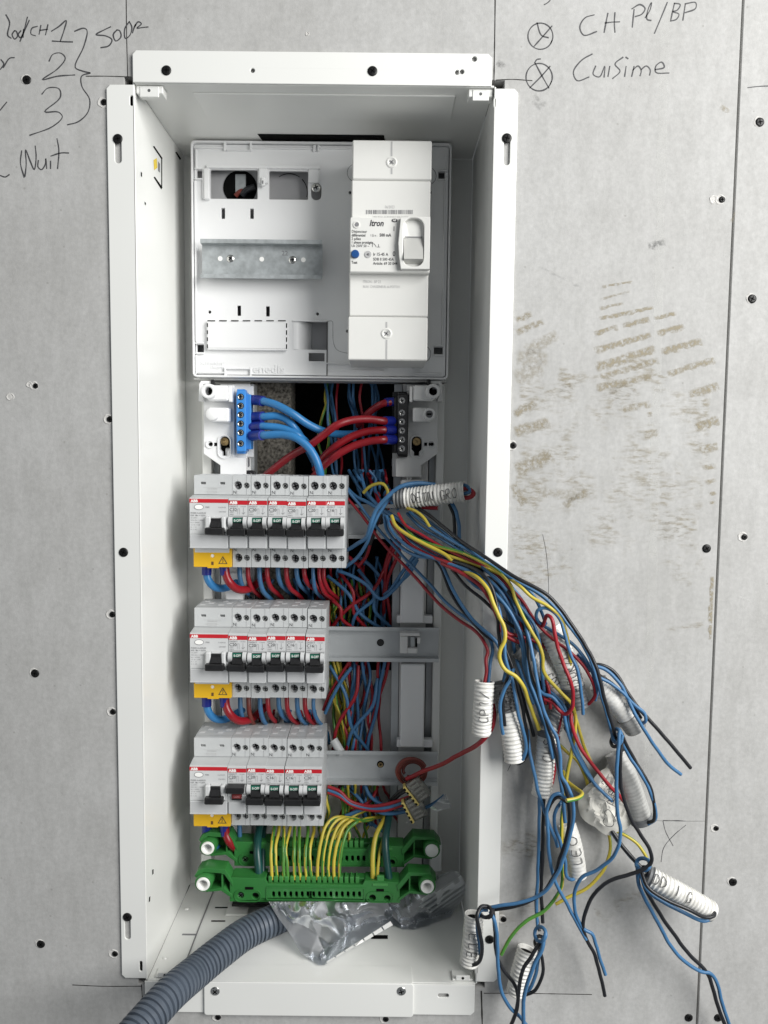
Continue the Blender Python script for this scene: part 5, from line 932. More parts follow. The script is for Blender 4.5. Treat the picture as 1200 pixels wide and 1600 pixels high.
H('earth', 'bright yellow, winding down into the CH sleeve', [(612, 806, 60), (618, 822, 50), (636, 836, 40), (660, 848, 32), (680, 858, 26), (697, 868, 20), (712, 882, 14), (727, 893, 4), (746, 903, -10), (760, 919, -18), (770, 942, -24), (779, 963), (788, 980, -28), (790, 1000, -30), (783, 1014), (781, 1028, -30), (789, 1044), (806, 1056, -32), (819, 1074), (827, 1100), (836, 1125), (842, 1140, -26)], 1.8, ph=4.4, tw=.0, gf=2.2)
H('earth', 'yellow, bowed out beside the outermost black wire', [(700, 868, 20), (760, 888, -4), (790, 900, -14), (812, 915, -26), (830, 933), (855, 947, -32), (870, 960), (880, 976, -32), (887, 1000), (890, 1022, -26), (892, 1060, -18), (895, 1100, -14), (903, 1132), (912, 1162, -14), (925, 1195, -12)], 1.5, ph=4.3, tw=.0)
H('red', 'in the middle of the upper layer, swinging out to the right', [(622, 802, 60), (634, 820, 52), (660, 836, 40), (688, 853, 28), (715, 866, 16), (745, 880, 2), (775, 896, -8), (797, 917, -16), (815, 938), (838, 974, -18), (862, 998), (890, 1017, -24), (910, 1038), (925, 1063, -26), (930, 1085), (922, 1098, -22), (908, 1104, -18)])
H('blue', 'beside the swinging red wire on the right', [(845, 975, -16), (868, 990, -22), (892, 1006), (912, 1026, -26), (926, 1052), (933, 1076, -26), (930, 1094, -20)])
H('blue', 'in the lower layer passing under the yellow wire', [(604, 806, 70), (612, 830, 60), (632, 850, 48), (658, 864, 36), (690, 876, 24), (720, 888, 8), (745, 900, -4), (768, 922, -12), (790, 945, -18), (806, 970), (816, 1000, -22), (820, 1030), (826, 1060, -26), (838, 1090), (846, 1115, -26), (856, 1150), (864, 1185, -24)], 1.6)
H('blue', 'broad bright one on the left of the lower layer', [(600, 806, 74), (606, 832, 64), (628, 856, 52), (652, 868, 40), (684, 872, 28), (706, 882, 14), (738, 894), (762, 906, -8), (785, 930, -14), (800, 955), (810, 985, -18), (816, 1015, -22), (818, 1040), (826, 1065, -24), (840, 1100), (850, 1130), (862, 1158, -24), (870, 1185), (875, 1215), (879, 1250, -26), (883, 1285, -26)], 1.7)
H('blue', 'bright, long and nearly vertical in front', [(770, 905, -4), (795, 932, -14), (815, 960, -20), (826, 990, -26), (832, 1020, -32), (836, 1050), (841, 1080, -36), (849, 1108), (860, 1132), (870, 1152), (875, 1180, -38), (877, 1210), (886, 1225), (894, 1245, -40), (896, 1270), (891, 1300), (884, 1330, -38), (873, 1362), (855, 1390, -34), (835, 1404), (808, 1412, -28), (785, 1415), (766, 1418, -22)], 1.6)
H('black', 'following the bright front blue wire', [(760, 900, 0), (780, 914, -10), (797, 928, -18), (812, 952), (822, 976, -24), (826, 1004), (828, 1035, -28), (838, 1078, -32), (848, 1110), (858, 1140), (868, 1170, -32), (874, 1205), (886, 1240), (890, 1270, -34), (886, 1300), (876, 1335), (866, 1368, -32), (848, 1396), (825, 1410), (795, 1418, -24), (768, 1422, -20)], 1.6)
H('red', 'dark, along the underside of the bundle', [(610, 815, 68), (640, 850, 48), (675, 870, 30), (705, 882, 14), (738, 897), (758, 913, -8), (772, 938, -14), (782, 968), (792, 990, -16), (806, 994), (822, 998, -14), (842, 1005), (856, 1015, -10), (862, 1028, -8)], 1.7)
H('red', 'brownish, under the bright yellow wire', [(690, 880, 22), (722, 896, 4), (750, 915, -8), (766, 938), (776, 962, -14), (786, 990), (800, 1000, -16), (812, 1004, -16)], 1.8)
H('black', 'over the flange edge left of the yellow wire', [(694, 874, 24), (725, 881, 6), (750, 893, -8), (766, 912, -16), (775, 938), (778, 965, -20), (779, 990), (783, 1015, -20), (795, 1035), (806, 1060), (818, 1090, -16), (826, 1120), (834, 1150, -14)], 1.6)
H('blue', 'dropping beside the bright yellow wire', [(700, 880, 20), (735, 892, 0), (765, 918, -12), (778, 945), (784, 975, -22), (788, 1005), (791, 1035, -24), (797, 1055, -24), (803, 1080), (810, 1112, -26), (818, 1140), (821, 1165), (815, 1186, -20), (806, 1192, -14)], 1.6)
H('black', 'looping round the second sleeve from the left', [(788, 1010, -16), (800, 1040, -20), (810, 1080), (819, 1118, -22), (825, 1150), (822, 1178), (812, 1191, -16), (803, 1192, -12)], 1.6)
H('blue', 'small, bent back over the second sleeve', [(802, 1045, -20), (797, 1064, -28), (788, 1078), (781, 1102, -28), (782, 1128), (786, 1147, -24)], 1.6, end=True)
H('black', 'short, bent back over the second sleeve', [(800, 1044, -18), (792, 1062, -24), (787, 1085), (786, 1110), (789, 1134, -22)], 1.6)
H('black', 'lower, cutting across the flange to the red knot', [(706, 890, 18), (716, 902, 10), (730, 917, 2), (752, 935, -6), (775, 958, -12), (797, 975), (812, 986, -14), (835, 1002, -10)], 1.5)
H('blue', 'lower, cutting across the flange', [(720, 893, 10), (738, 912, 0), (760, 926, -6), (785, 942), (803, 960, -12), (822, 975, -14), (840, 992, -12)], 1.5)
H('blue', 'splitting off early on the inner side', [(680, 868, 34), (692, 886, 26), (700, 906, 20), (712, 932, 12), (733, 962, 2), (756, 985, -8), (774, 1003, -12), (784, 1025), (790, 1045, -14), (787, 1065, -14)], 1.7)
H('black', 'beside the early splitting blue wire', [(678, 872, 38), (690, 890, 30), (698, 912, 24), (712, 942, 14), (738, 972, 2), (760, 994, -4), (778, 1006, -8), (788, 1030, -8)], 1.5)
H('blue', 'short, from the lower end of the upper sleeve', [(706, 786, 52), (713, 800, 46), (718, 822, 40), (719, 848, 32), (724, 868, 22)], 1.9); H('black', 'short, from the lower end of the upper sleeve', [(702, 788, 54), (709, 806, 50), (711, 830, 44), (713, 858, 34)], 1.7)
H('earth', 'short green and yellow tip lying over the bundle near the sleeve', [(636, 794, 60), (650, 798, 52), (662, 808, 46), (672, 824, 42)], 1.5, ph=4.2, tw=.05)
H('red', 'stub with bare end just under the upper sleeve', [(640, 788, 70), (660, 792, 64), (684, 794, 58)], 2.0, end=True)
for i, (dx, dy, c) in enumerate(((0, 0, 'blue'), (4, 7, 'black'), (-3, 10, 'blue'), (2, 16, 'red'), (6, 4, 'blue'), (0, 20, 'blue'), (3, 13, 'black'))):
    wire(c, [(600+dx, 798+dy*.3, 84), (640+dx, 824+dy, 58+i), (690+dx, 854+dy, 34+i), (735+dx, 876+dy, 10+i), (770+dx*2, 898+dy, -2), (792+dx*3, 925+dy, -6), (806+dx*3, 960+dy, -8), (814+dx*4, 1010, -8), (830+dx*4, 1060, -8), (845+dx*4, 1100, -8)], f'buried in the core of the hanging bundle, {ORDN[i]} counting from its top', 'wires buried in the bundle core', 1.5)
# loop and sleeve wires right of the bundle
H('blue', 'making the little loop and dropping over the labelled sleeve', [(852, 976, -18), (842, 972, -22), (837, 961, -26), (842, 952, -30), (852, 950), (864, 956, -32), (875, 970), (882, 990, -34), (890, 1018), (900, 1042), (906, 1068, -34), (910, 1095), (911, 1116, -30)], 1.5, end=True)
H('red', 'bright, dropping across the labelled sleeve to the red knot', [(848, 978, -20), (855, 962, -30), (861, 966, -34), (865, 985, -36), (871, 1012), (882, 1040), (892, 1068, -38), (896, 1095), (894, 1110, -34), (884, 1118, -30), (877, 1114), (865, 1100), (850, 1092, -24)], 1.7)
H('red', 'vertical and dark, entering the short grey sleeve', [(846, 1030, -10), (852, 1058, -14), (858, 1082), (860, 1108, -18)], 1.6)
H('blue', 'arched over the short grey sleeve', [(836, 1070, -20), (848, 1083, -26), (862, 1088, -28), (872, 1098, -28), (880, 1112, -26), (885, 1135), (893, 1162, -24), (905, 1190), (922, 1218, -24), (940, 1237), (957, 1252, -26)], 1.6, end=True)
H('blue', 'passing right of the short grey sleeve', [(856, 1078, -12), (868, 1088, -16), (882, 1103, -20), (888, 1128), (892, 1148), (903, 1178, -18), (918, 1208), (932, 1230, -16)], 1.5)
H('black', 'beside it, going under the crumpled tape', [(874, 1122, -8), (888, 1146, -12), (905, 1182), (918, 1206, -14), (928, 1232, -8)], 1.6)
H('red', 'long, running diagonally over the crumpled tape', [(893, 1108, -22), (893, 1128, -26), (900, 1152), (912, 1178, -28), (932, 1205), (952, 1228, -28), (968, 1243), (975, 1253, -22)], 1.7)
H('red', 'thin, hanging from the red knot', [(878, 1116, -22), (875, 1132, -22), (871, 1148, -16)], 1.1)
H('red', 'bowed along the right of the CH sleeve', [(872, 1150, -8), (869, 1180, -12), (866, 1205), (860, 1228, -14), (856, 1238, -10)], 2.0)
H('earth', 'dull yellow, entering the crumpled tape from above', [(870, 1160, -6), (885, 1175, -10), (903, 1190), (914, 1210, -12), (919, 1232, -10)], 1.5, ph=3.9, tw=.01)
H('earth', 'short with a pale cut end beside the tape', [(880, 1205, -8), (886, 1220, -16), (900, 1232, -28), (911, 1241, -42), (904, 1248, -52), (885, 1251, -56)], 1.7, ph=4.44, tw=0, end=True)
H('blue', 'with a free end left of the CH sleeve foot', [(824, 1140, -18), (828, 1170, -20), (834, 1205), (841, 1240, -26), (849, 1264), (859, 1290, -28), (867, 1310), (871, 1323, -26)], 1.6)
H('blue', 'straight down into the lower middle knot', [(838, 1195, -10), (841, 1240, -12), (842, 1300), (841, 1360, -14), (838, 1410), (840, 1450, -18)], 1.5)
H('black', 'straight down into the lower middle knot', [(850, 1235, -8), (848, 1280, -10), (848, 1340), (846, 1400, -14), (848, 1442, -18)], 1.7)
H('black', 'leftmost strand into the lower middle knot', [(844, 1330, -8), (840, 1380, -10), (838, 1425, -14), (843, 1455, -20)], 1.4)
H('blue', 'hooked at its top and running down to the middle free ends', [(884, 1248, -34), (874, 1241, -36), (864, 1245), (857, 1262, -34), (856, 1300), (857, 1335, -30), (866, 1372), (880, 1402, -26), (897, 1435), (916, 1468, -24)], 1.6)
H('black', 'curled beneath the hooked blue wire', [(886, 1254, -34), (872, 1246, -34), (861, 1256, -32), (855, 1275), (854, 1290, -26)], 1.5)
H('blue', 'bent round the bottom of the LEO sleeve', [(878, 1252, -20), (869, 1266, -24), (867, 1290), (876, 1318, -24), (882, 1345), (884, 1368, -24), (892, 1375), (900, 1372, -18)], 1.6)
H('blue', 'passing behind the LEO sleeve', [(876, 1215, -14), (880, 1260, -20), (886, 1290, -14), (882, 1330)], 1.7) if False else None
# upper right group
H('black', 'curving far right to a free cut end', [(905, 1030, -18), (922, 1037, -20), (942, 1039, -22), (960, 1049), (975, 1072, -24), (992, 1100), (1015, 1126, -24), (1040, 1153), (1062, 1182, -22), (1079, 1200, -20)], 1.7, end=True)
H('blue', 'curving far right to a free cut end', [(902, 1022, -22), (920, 1036, -24), (945, 1044), (965, 1062, -26), (978, 1084), (988, 1108, -28), (1004, 1138), (1025, 1168, -26), (1045, 1196), (1064, 1210, -22)], 1.6, end=True)
H('blue', 'looping to the foot of the right taped sleeve', [(912, 1035, -20), (935, 1056, -26), (955, 1066), (974, 1082, -28), (992, 1102), (1006, 1115), (1008, 1126, -26), (1002, 1132, -20)], 1.5)
H('black', 'thin, between the right hand blue curves', [(915, 1045, -16), (940, 1056, -20), (962, 1070), (985, 1095, -22), (1002, 1122, -20)], 1.3)
# upper right knot and grey taped sleeve
for i, (c, off) in enumerate((('blue', 0), ('black', 5))):
    H(c, 'round the grey taped sleeve below the upper right knot', [(966+off, 1146, -38), (978+off, 1172, -34), (998+off*.7, 1205), (1014+off*.4, 1234), (1023-off*.2, 1262, -32), (1022-off*.3, 1280), (1012, 1288-off*.4, -22)], 1.6)
def coil(kind, cx, cy, Y, rx, ry, turns, desc, dr=0.0, r=1.6, tilt=0):
    pts = []
    for i in range(int(turns*10)+1):
        a = i/10*2*math.pi; pts.append((cx+rx*math.cos(a)+tilt*math.sin(a), cy+ry*math.sin(a)*1.0+i*dr, Y-6*math.sin(a+1)))
    return wire(kind, pts, desc, GH, r, 9, 3)
coil('blue', 966, 1148, -38, 7, 11, 1.2, 'wrapped as the upper right knot', .3); coil('black', 963, 1158, -34, 6, 8, 1.1, 'wrapped as the upper right knot', .3)
H('blue', 'long, from the upper right knot down to the middle free ends', [(968, 1140, -42), (967, 1175, -46), (965, 1225), (965, 1268, -48), (970, 1298), (965, 1324, -44), (952, 1345), (932, 1361, -36), (911, 1371), (900, 1387, -30), (897, 1410), (904, 1438, -26), (914, 1454), (925, 1461, -26), (931, 1478), (940, 1505), (946, 1523, -22)], 1.6)
H('black', 'long, from the upper right knot sweeping to the middle free ends', [(972, 1148, -38), (970, 1190, -42), (974, 1238), (984, 1275, -42), (1000, 1304), (1014, 1328, -40), (1016, 1347), (1004, 1358, -38), (982, 1366), (958, 1374, -34), (938, 1388), (923, 1408, -28), (914, 1432), (912, 1452, -26), (918, 1472), (930, 1496), (939, 1528), (945, 1556, -20)], 1.7, end=True)
# lower right
H('blue', 'from the tape into the lower right knot', [(950, 1290, -10), (962, 1310, -16), (980, 1334), (998, 1352, -24)], 1.5); H('black', 'from the tape into the lower right knot', [(956, 1298, -14), (972, 1322, -20), (990, 1344), (1004, 1358, -26)], 1.9)
coil('blue', 1004, 1350, -34, 11, 10, 1.15, 'wrapped as the lower right knot', .1, 1.7); coil('black', 1006, 1360, -30, 8, 8, .9, 'wrapped as the lower right knot', .3, 1.6)
H('blue', 'longest at the lower right, leaving the picture', [(996, 1352, -32), (997, 1378, -30), (1006, 1404), (1026, 1440, -28), (1048, 1476), (1070, 1503, -26), (1094, 1519), (1108, 1522), (1119, 1534, -22), (1128, 1565), (1143, 1612, -18)], 1.7)
H('black', 'longest at the lower right, leaving the picture', [(1000, 1362, -30), (1010, 1392, -28), (1032, 1432, -26), (1058, 1466), (1082, 1495, -24), (1103, 1518), (1112, 1540, -22), (1120, 1568), (1137, 1612, -18)], 1.8)
H('black', 'along the lower edge of the right corrugated sleeve', [(1002, 1362, -34), (1012, 1386, -42), (1040, 1404), (1075, 1419, -46), (1102, 1432), (1115, 1430, -40), (1117, 1422, -34)], 1.7); H('blue', 'along the lower edge of the right corrugated sleeve', [(1000, 1364, -30), (1010, 1390, -36), (1038, 1409), (1070, 1425, -40), (1100, 1438), (1113, 1434, -34)], 1.7)
H('earth', 'from the tape to the lower right knot', [(962, 1298, -12), (978, 1306, -16), (998, 1320), (1010, 1338, -20), (1018, 1356), (1022, 1366, -16)], 1.5, ph=3.7, tw=.01)
H('earth', 'from the bottom of the tape sweeping left behind the others', [(950, 1296, -8), (953, 1325, -10), (947, 1352), (935, 1372, -12), (914, 1391), (888, 1403, -14), (868, 1413, -16)], 1.5, ph=3.4, tw=.012)
# lower left knot and sleeve
coil('black', 760, 1424, -26, 10, 9, 1.2, 'wrapped as the lower left knot beside the flange', .1, 1.7)
H('black', 'looped round the lower left sleeve', [(766, 1418, -24), (752, 1417, -28), (746, 1432, -34), (751, 1460), (754, 1485, -32), (748, 1503), (736, 1508, -22)], 1.8); H('blue', 'looped round the lower left sleeve', [(762, 1422, -22), (750, 1424, -24), (745, 1445, -30), (749, 1472), (750, 1492, -26)], 1.5)
H('blue', 'dropping from the lower left knot out of the picture', [(766, 1424, -30), (773, 1442, -32), (778, 1480), (779, 1520, -30), (784, 1550), (798, 1575, -28), (815, 1592), (830, 1612, -24)], 1.7)
H('black', 'dropping from the lower left knot out of the picture', [(770, 1420, -26), (772, 1450, -28), (775, 1485), (788, 1516, -26), (803, 1536), (809, 1560, -26), (806, 1582), (794, 1612, -22)], 1.7)
coil('blue', 843, 1458, -30, 9, 12, 1.2, 'wrapped as the lower middle knot', .2, 1.6); coil('black', 842, 1470, -26, 8, 10, 1.0, 'wrapped as the lower middle knot', .3, 1.6)
H('blue', 'in front of the bottom sleeve, leaving the picture', [(850, 1462, -34), (848, 1480, -36), (836, 1500), (826, 1525, -36), (819, 1555), (818, 1612, -30)], 1.8)
H('black', 'in front of the bottom sleeve, leaving the picture', [(846, 1470, -32), (832, 1492, -34), (816, 1514), (809, 1545, -32), (808, 1575), (795, 1612, -26)], 1.7)
H('black', 'bowed to the right of the bottom sleeve', [(840, 1475, -28), (848, 1500, -26), (846, 1525), (834, 1547, -22), (822, 1554, -18)], 1.6); H('blue', 'bowed to the right of the bottom sleeve', [(848, 1470, -28), (843, 1495, -24), (838, 1520), (828, 1542, -20), (818, 1552, -16)], 1.7)
# red wire from the first sleeve to the connectors
wire('red', [(770, 1100, -10), (772, 1118, -12), (766, 1140, -12), (752, 1158, -8), (735, 1170, 4), (712, 1181, 26), (690, 1193, 48), (665, 1203, 70), (648, 1211, 82), (635, 1217, 86)], 'stretching alone from the leftmost sleeve to the clear connectors', 'lone red link wire', 2.0, 10)
for i in range(3):
    a0 = i*1.3; wire('brown', [(643+(23-i*4)*math.cos(a+a0)+i, 1205+(21-i*4.5)*math.sin(a+a0)-i, 92+i*3+3*math.sin(a)) for a in np.linspace(0, 5.9, 16)], f'coiled in front of the bottom rail end, {["outer", "middle", "inner"][i]} turn', 'brown wire coil turns', 1.6, 9, 3)
# earth wires plugged into the front bar
GE = 'yellow and green wires plugged into the front earth bar'
bx = [424, 432, 443, 449, 460, 469, 478, 486]; tx = [428, 436, 444, 453, 461, 468, 481, 490]
for i, (b, t_) in enumerate(zip(bx, tx)):
    wire('earth', [(t_+rnd.uniform(-2, 2), 1283, 104), (t_, 1298, 92), (b-1+rnd.uniform(-1.5, 1.5), 1325, 76), (b+rnd.uniform(-1, 1), 1352, 70), (b+1, 1374, 69)], (ORDN[i], 'dropping straight into the front earth bar'), GE, 1.6, ph=rnd.uniform(0, 6), tw=.05)
for i, b in enumerate((496, 504, 513, 522, 531)):
    wire('earth', [(600+i*2, 1268+i*2, 122), (575, 1283-i, 108), (552, 1279+i*2, 96), (b+28, 1276+i*2, 88), (b+14, 1288+i*2, 82), (b+5, 1316, 75), (b, 1348, 70), (b, 1374, 69)], (ORDN[i], 'arching into the front earth bar'), 'arched earth wires at the front bar', 1.6, ph=rnd.uniform(0, 6), tw=.03)
for i, b in enumerate((500, 518, 541)):
    wire('earth', [(590, 1262, 126), (560, 1272, 112), (535+i*4, 1288, 104), (b+6, 1308, 98), (b, 1322, 95)], (ORDN[i], 'arching down to the rear bar'), 'arched earth wires at the rear bar', 1.5, ph=rnd.uniform(0, 6), tw=.03)
wire('earth', [(608, 1262, 118), (600, 1282, 100), (588, 1305, 86), (583, 1335, 76), (583, 1372, 70)], 'thick, entering the front earth bar near its latch', 'pair entering the bar near its latch', 2.6, ph=3.6, tw=.004)
wire('earth', [(612, 1265, 120), (604, 1285, 102), (598, 1312, 86), (592, 1340, 78), (589, 1372, 72)], 'thin, beside the thick earth wire near the latch', 'pair entering the bar near its latch', 1.6, ph=3.6, tw=.01)
wire('dgreen', [(612, 1255, 120), (606, 1285, 96), (602, 1315, 80), (604, 1345, 74), (608, 1374, 70)], 'at the right end of the front earth bar', 'dark green earth cables', 3.6, 14)
wire('dgreen', [(410, 1275, 120), (404, 1300, 96), (402, 1330, 80), (404, 1355, 74), (405, 1372, 72)], 'at the left end of the front earth bar', 'dark green earth cables', 3.8, 14)
wire('dgreen', [(416, 1275, 124), (412, 1305, 100), (411, 1335, 84), (411, 1370, 74)], 'thinner, just right of the left dark green cable', None, 2.4, 12)
# ================================================================== corrugated sleeves
FONT = {'C': [[(1, .9), (.5, 1), (.05, .6), (.1, .15), (.5, 0), (1, .15)]], 'P': [[(0, 0), (.05, 1), (.7, .95), (.9, .7), (.6, .5), (.05, .45)]], 'A': [[(0, 0), (.5, 1), (1, 0)], [(.2, .4), (.8, .4)]], 'H': [[(0, 0), (.05, 1)], [(1, 0), (.95, 1)], [(0, .5), (1, .5)]],
        'S': [[(.9, .9), (.4, 1), (.1, .75), (.8, .35), (.5, 0), (0, .1)]], 'L': [[(.1, 1), (0, 0), (.9, .05)]], 'E': [[(.9, 1), (.1, 1), (0, 0), (.9, 0)], [(.05, .5), (.7, .5)]], 'O': [[(.5, 1), (.05, .6), (.2, .05), (.7, 0), (1, .5), (.7, .95), (.4, 1)]], 'D': [[(0, 0), (.05, 1), (.7, .85), (.95, .45), (.6, .05), (0, 0)]],
        'I': [[(.5, 1), (.5, 0)]], 'T': [[(0, 1), (1, 1)], [(.5, 1), (.5, 0)]], 'N': [[(0, 0), (.05, 1), (.9, 0), (1, 1)]], 'V': [[(0, 1), (.5, 0), (1, 1)]], 'Z': [[(0, 1), (1, 1), (0, 0), (1, 0)]], 'U': [[(0, 1), (.1, .1), (.5, 0), (.9, .2), (1, 1)]], 'M': [[(0, 0), (.1, 1), (.5, .4), (.9, 1), (1, 0)]], '1': [[(.2, .8), (.6, 1), (.55, 0)]], '2': [[(.05, .8), (.5, 1), (.85, .7), (0, 0), (1, .05)]], '/': [[(0, 0), (1, 1.1)]], 'R': [[(0, 0), (.05, 1), (.8, .9), (.7, .55), (.05, .5), (.9, 0)]], '?': [[(.1, .8), (.5, 1), (.9, .7), (.4, .4), (.4, .2)]], ' ': [], 'B': [[(0, 0), (.05, 1), (.7, .85), (.1, .5), (.8, .3), (0, 0)]], 'G': [[(1, .9), (.4, 1), (.05, .5), (.4, 0), (.95, .1), (.95, .45), (.6, .45)]]}
def sleeve(name, label, pts, wpx, mat_, text='', rib=.07, pitch=3.2, t0=.15, t1=.9, hgt=.9, flip=False, group='cut sleeves on the wire ends', second=None, voff=0.0, mirror=False):
    ctrl = path_px(pts); p = spline(ctrl, 10); L = np.concatenate([[0], np.cumsum(np.linalg.norm(np.diff(p, axis=0), axis=1))]); tot = L[-1]
    R = wpx/2*(630+np.mean([c[1] for c in ctrl]))/F
    n = int(tot/0.45); s = np.linspace(0, tot, n); pp = np.stack([np.interp(s, L, p[:, k]) for k in range(3)], 1)
    rad = R*(1+rib*np.sign(np.sin(s/pitch*2*math.pi))*np.abs(np.sin(s/pitch*2*math.pi))**.6)
    rad *= np.array([1+.035*noise.noise(Vector((s_*.12, R, pts[0][0]))) for s_ in s])
    t = thing(name, label, 'cable sleeve', ctrl[-1], group)
    mats = [mat_, M_hole]; mb = MB(); mb.sweep(pp, rad, 26, cap=False)
    # rolled rim and dark inside at both ends
    for e, sg in ((0, 1), (-1, -1)):
        d = (pp[1]-pp[0]) if e == 0 else (pp[-1]-pp[-2]); d = d/np.linalg.norm(d)
        q0 = pp[e]; mb.sweep([q0, q0+d*sg*.3, q0+d*sg*3.5], [rad[e], rad[e]*.86, rad[e]*.82] if e == 0 else [rad[e], rad[e]*.86, rad[e]*.82], 20, cap=False)
        mb.sweep([q0+d*sg*3.4, q0+d*sg*3.6], [rad[e]*.8, rad[e]*.8], 20, mi=1)
    o = mb.build('sleeve_tube', mats, t, smooth=60)
    if second:
        k0, k1 = int(second[0]*n), int(second[1]*n); mb = MB(); mb.sweep(pp[k0:k1], rad[k0:k1]*1.0+.25+(.5 if second[2] is M_sleeve or second[2] is M_tsleeve else 0), 26, cap=False); mb.build('tape_wrap' if second[2] in (M_sleeve, M_tsleeve) else 'bare_corrugation', second[2], t, smooth=60)
    if text:
        T = np.gradient(pp, axis=0); T /= np.linalg.norm(T, axis=1)[:, None]; mb = MB(); chars = list(text); cw = (t1-t0)/len(chars)
        for ci, ch in enumerate(chars):
            for st in FONT.get(ch, []):
                q = spline([(a, b, 0) for a, b in st], 5); P3 = []
                for a, b, _ in q:
                    u = t0+(ci+a*.72)*cw; vv = (b-.5)*hgt*(1 if not flip else -1)+voff+.06*math.sin(ci*2.1)
                    if flip: u = 1-u
                    i = min(n-1, max(0, int(u*(n-1)))); tt = T[i]; front = np.array([0, -1., 0]); front -= np.dot(front, tt)*tt; front /= np.linalg.norm(front); side = np.cross(front, tt)
                    side = side if not mirror else -side
                    ang = vv; P3.append(pp[i]+(rad[i]+.75)*(math.cos(ang)*front+math.sin(ang)*side))
                if len(P3) > 1: mb.sweep(np.array(P3), .28, 5)
        mb.build('handwriting', M_ink, t)
    return t
sleeve('cable_sleeve', 'white corrugated sleeve uppermost, pointing right over the box interior, with handwriting', [(618, 779, 66), (650, 777, 60), (690, 772, 52), (727, 768, 46)], 31, M_sleeve, 'DETN GRO', t0=.28, t1=.93, second=(0, .15, M_gsleeve))
H('red', 'bent loop poking from the upper sleeve end', [(720, 763, 46), (732, 764, 44), (739, 771, 42), (734, 777, 42), (718, 778, 46)], 2.2); H('blue', 'bent loop poking from the upper sleeve end', [(718, 758, 48), (729, 760, 44), (734, 768, 42), (722, 772, 44)], 1.7)
sleeve('cable_sleeve', 'white taped sleeve hanging leftmost over the flange, marked CPI', [(757, 1064, -18), (755, 1100, -20), (752, 1146, -18)], 31, M_sleeve, 'CP1/', t0=.3, t1=.85, rib=.035, flip=True)
sleeve('cable_sleeve', 'second sleeve from the left, dark grey ribs above and white tape below', [(783, 1066, -12), (792, 1110, -14), (799, 1150, -16), (804, 1189, -16)], 29, M_gsleeve, 'VES', t0=.66, t1=.95, rib=.05, second=(.36, .99, M_sleeve), flip=True)
sleeve('cable_sleeve', 'short grey ribbed sleeve behind the red knot', [(877, 1112, -12), (868, 1128, -12), (858, 1146, -11)], 29, M_tsleeve, rib=.06)
sleeve('cable_sleeve', 'white ribbed sleeve below the red knot, marked CHS', [(856, 1138, -14), (852, 1180, -16), (849, 1215), (846, 1241, -16)], 31, M_sleeve, 'CHS', t0=.55, t1=.9, rib=.045, flip=True, second=(0, .13, M_gsleeve))
sleeve('cable_sleeve', 'white taped sleeve with long handwriting and grey ribbed foot in mid bundle', [(858, 982, -10), (872, 1010, -14), (890, 1055), (903, 1104, -16)], 37, M_sleeve, 'CHSUR/C', t0=.15, t1=.72, rib=.03, second=(.74, 1, M_gsleeve), flip=True)
sleeve('cable_sleeve', 'white sleeve half hidden behind the labelled one in mid bundle', [(808, 1012, -8), (832, 1030, -9), (858, 1056), (884, 1088, -9)], 30, M_sleeve, 'COIFS', t0=.55, t1=.95, rib=.03, second=(0, .25, M_gsleeve))
sleeve('cable_sleeve', 'white taped sleeve lying on the wall at the right of the bundle', [(934, 1066, -14), (958, 1092, -16), (978, 1116), (994, 1138, -14)], 34, M_sleeve, '', rib=.025, second=(.72, 1, M_tsleeve))
sleeve('cable_sleeve', 'smooth grey taped sleeve under the upper right knot', [(962, 1176, -12), (975, 1205, -16), (990, 1245), (1003, 1283, -14)], 36, M_tsleeve, '', rib=.012, second=(.9, 1, M_gsleeve))
sleeve('cable_sleeve', 'white taped sleeve marked LEO hanging lower in the middle', [(886, 1288, -12), (894, 1315, -16), (900, 1345), (903, 1368, -14)], 29, M_sleeve, 'LEO', t0=.35, t1=.85, rib=.012, flip=True)
sleeve('cable_sleeve', 'white ribbed sleeve lowest at the right, marked DD, slanting down', [(1010, 1368, -26), (1040, 1384, -30), (1080, 1406), (1112, 1425, -30)], 33, M_sleeve, 'DD I G', t0=.08, t1=.6, rib=.06, second=(0, .08, M_gsleeve), voff=.45)
sleeve('cable_sleeve', 'white ribbed sleeve beside the lower flange corner, written ELE', [(741, 1428, -16), (738, 1465, -18), (733, 1504, -16)], 31, M_sleeve, 'ELE', t0=.3, t1=.8, rib=.05, flip=False, mirror=False)
sleeve('cable_sleeve', 'white ribbed sleeve at the bottom behind the wire tails', [(824, 1482, -12), (816, 1512, -14), (806, 1550, -12)], 31, M_sleeve, '', rib=.06)

# crumpled masking tape
mb = MB(); nu, nv = 34, 30
out = [(905, 1245), (925, 1222), (946, 1200), (960, 1180), (972, 1210), (985, 1240), (985, 1290), (965, 1302), (950, 1306), (930, 1292), (908, 1276)]
ctr = np.array([946.0, 1252.0]); oa = [(math.atan2(y-ctr[1], x-ctr[0]), math.hypot(x-ctr[0], y-ctr[1])) for x, y in out]; oa.sort()
aa = np.array([a for a, _ in oa]); rr_ = np.array([b for _, b in oa]); v = []; n = 48
for s_, side in ((0, -1), (1, 1)):
    for j in range(13):
        for i in range(n):
            a = -math.pi+2*math.pi*i/n; rb = np.interp(a, np.concatenate([[aa[-1]-2*math.pi], aa, [aa[0]+2*math.pi]]), np.concatenate([[rr_[-1]], rr_, [rr_[0]]])); r_ = rb*(j/12); x = ctr[0]+r_*math.cos(a); y = ctr[1]+r_*math.sin(a)
            h = (1-(j/12)**2.5)*5
            q = Vector((x*.075, y*.075, side*2.0)); cr = ((1-abs(noise.noise(q*.8)*2))**2*3.4+(1-abs(noise.noise(q*1.9+Vector((5, 0, 0)))*2))**3*0.9)*(1-(j/12)**5)
            Yd = -13+side*h*.8-(cr if side < 0 else 0); v.append(P(x, y, Yd))
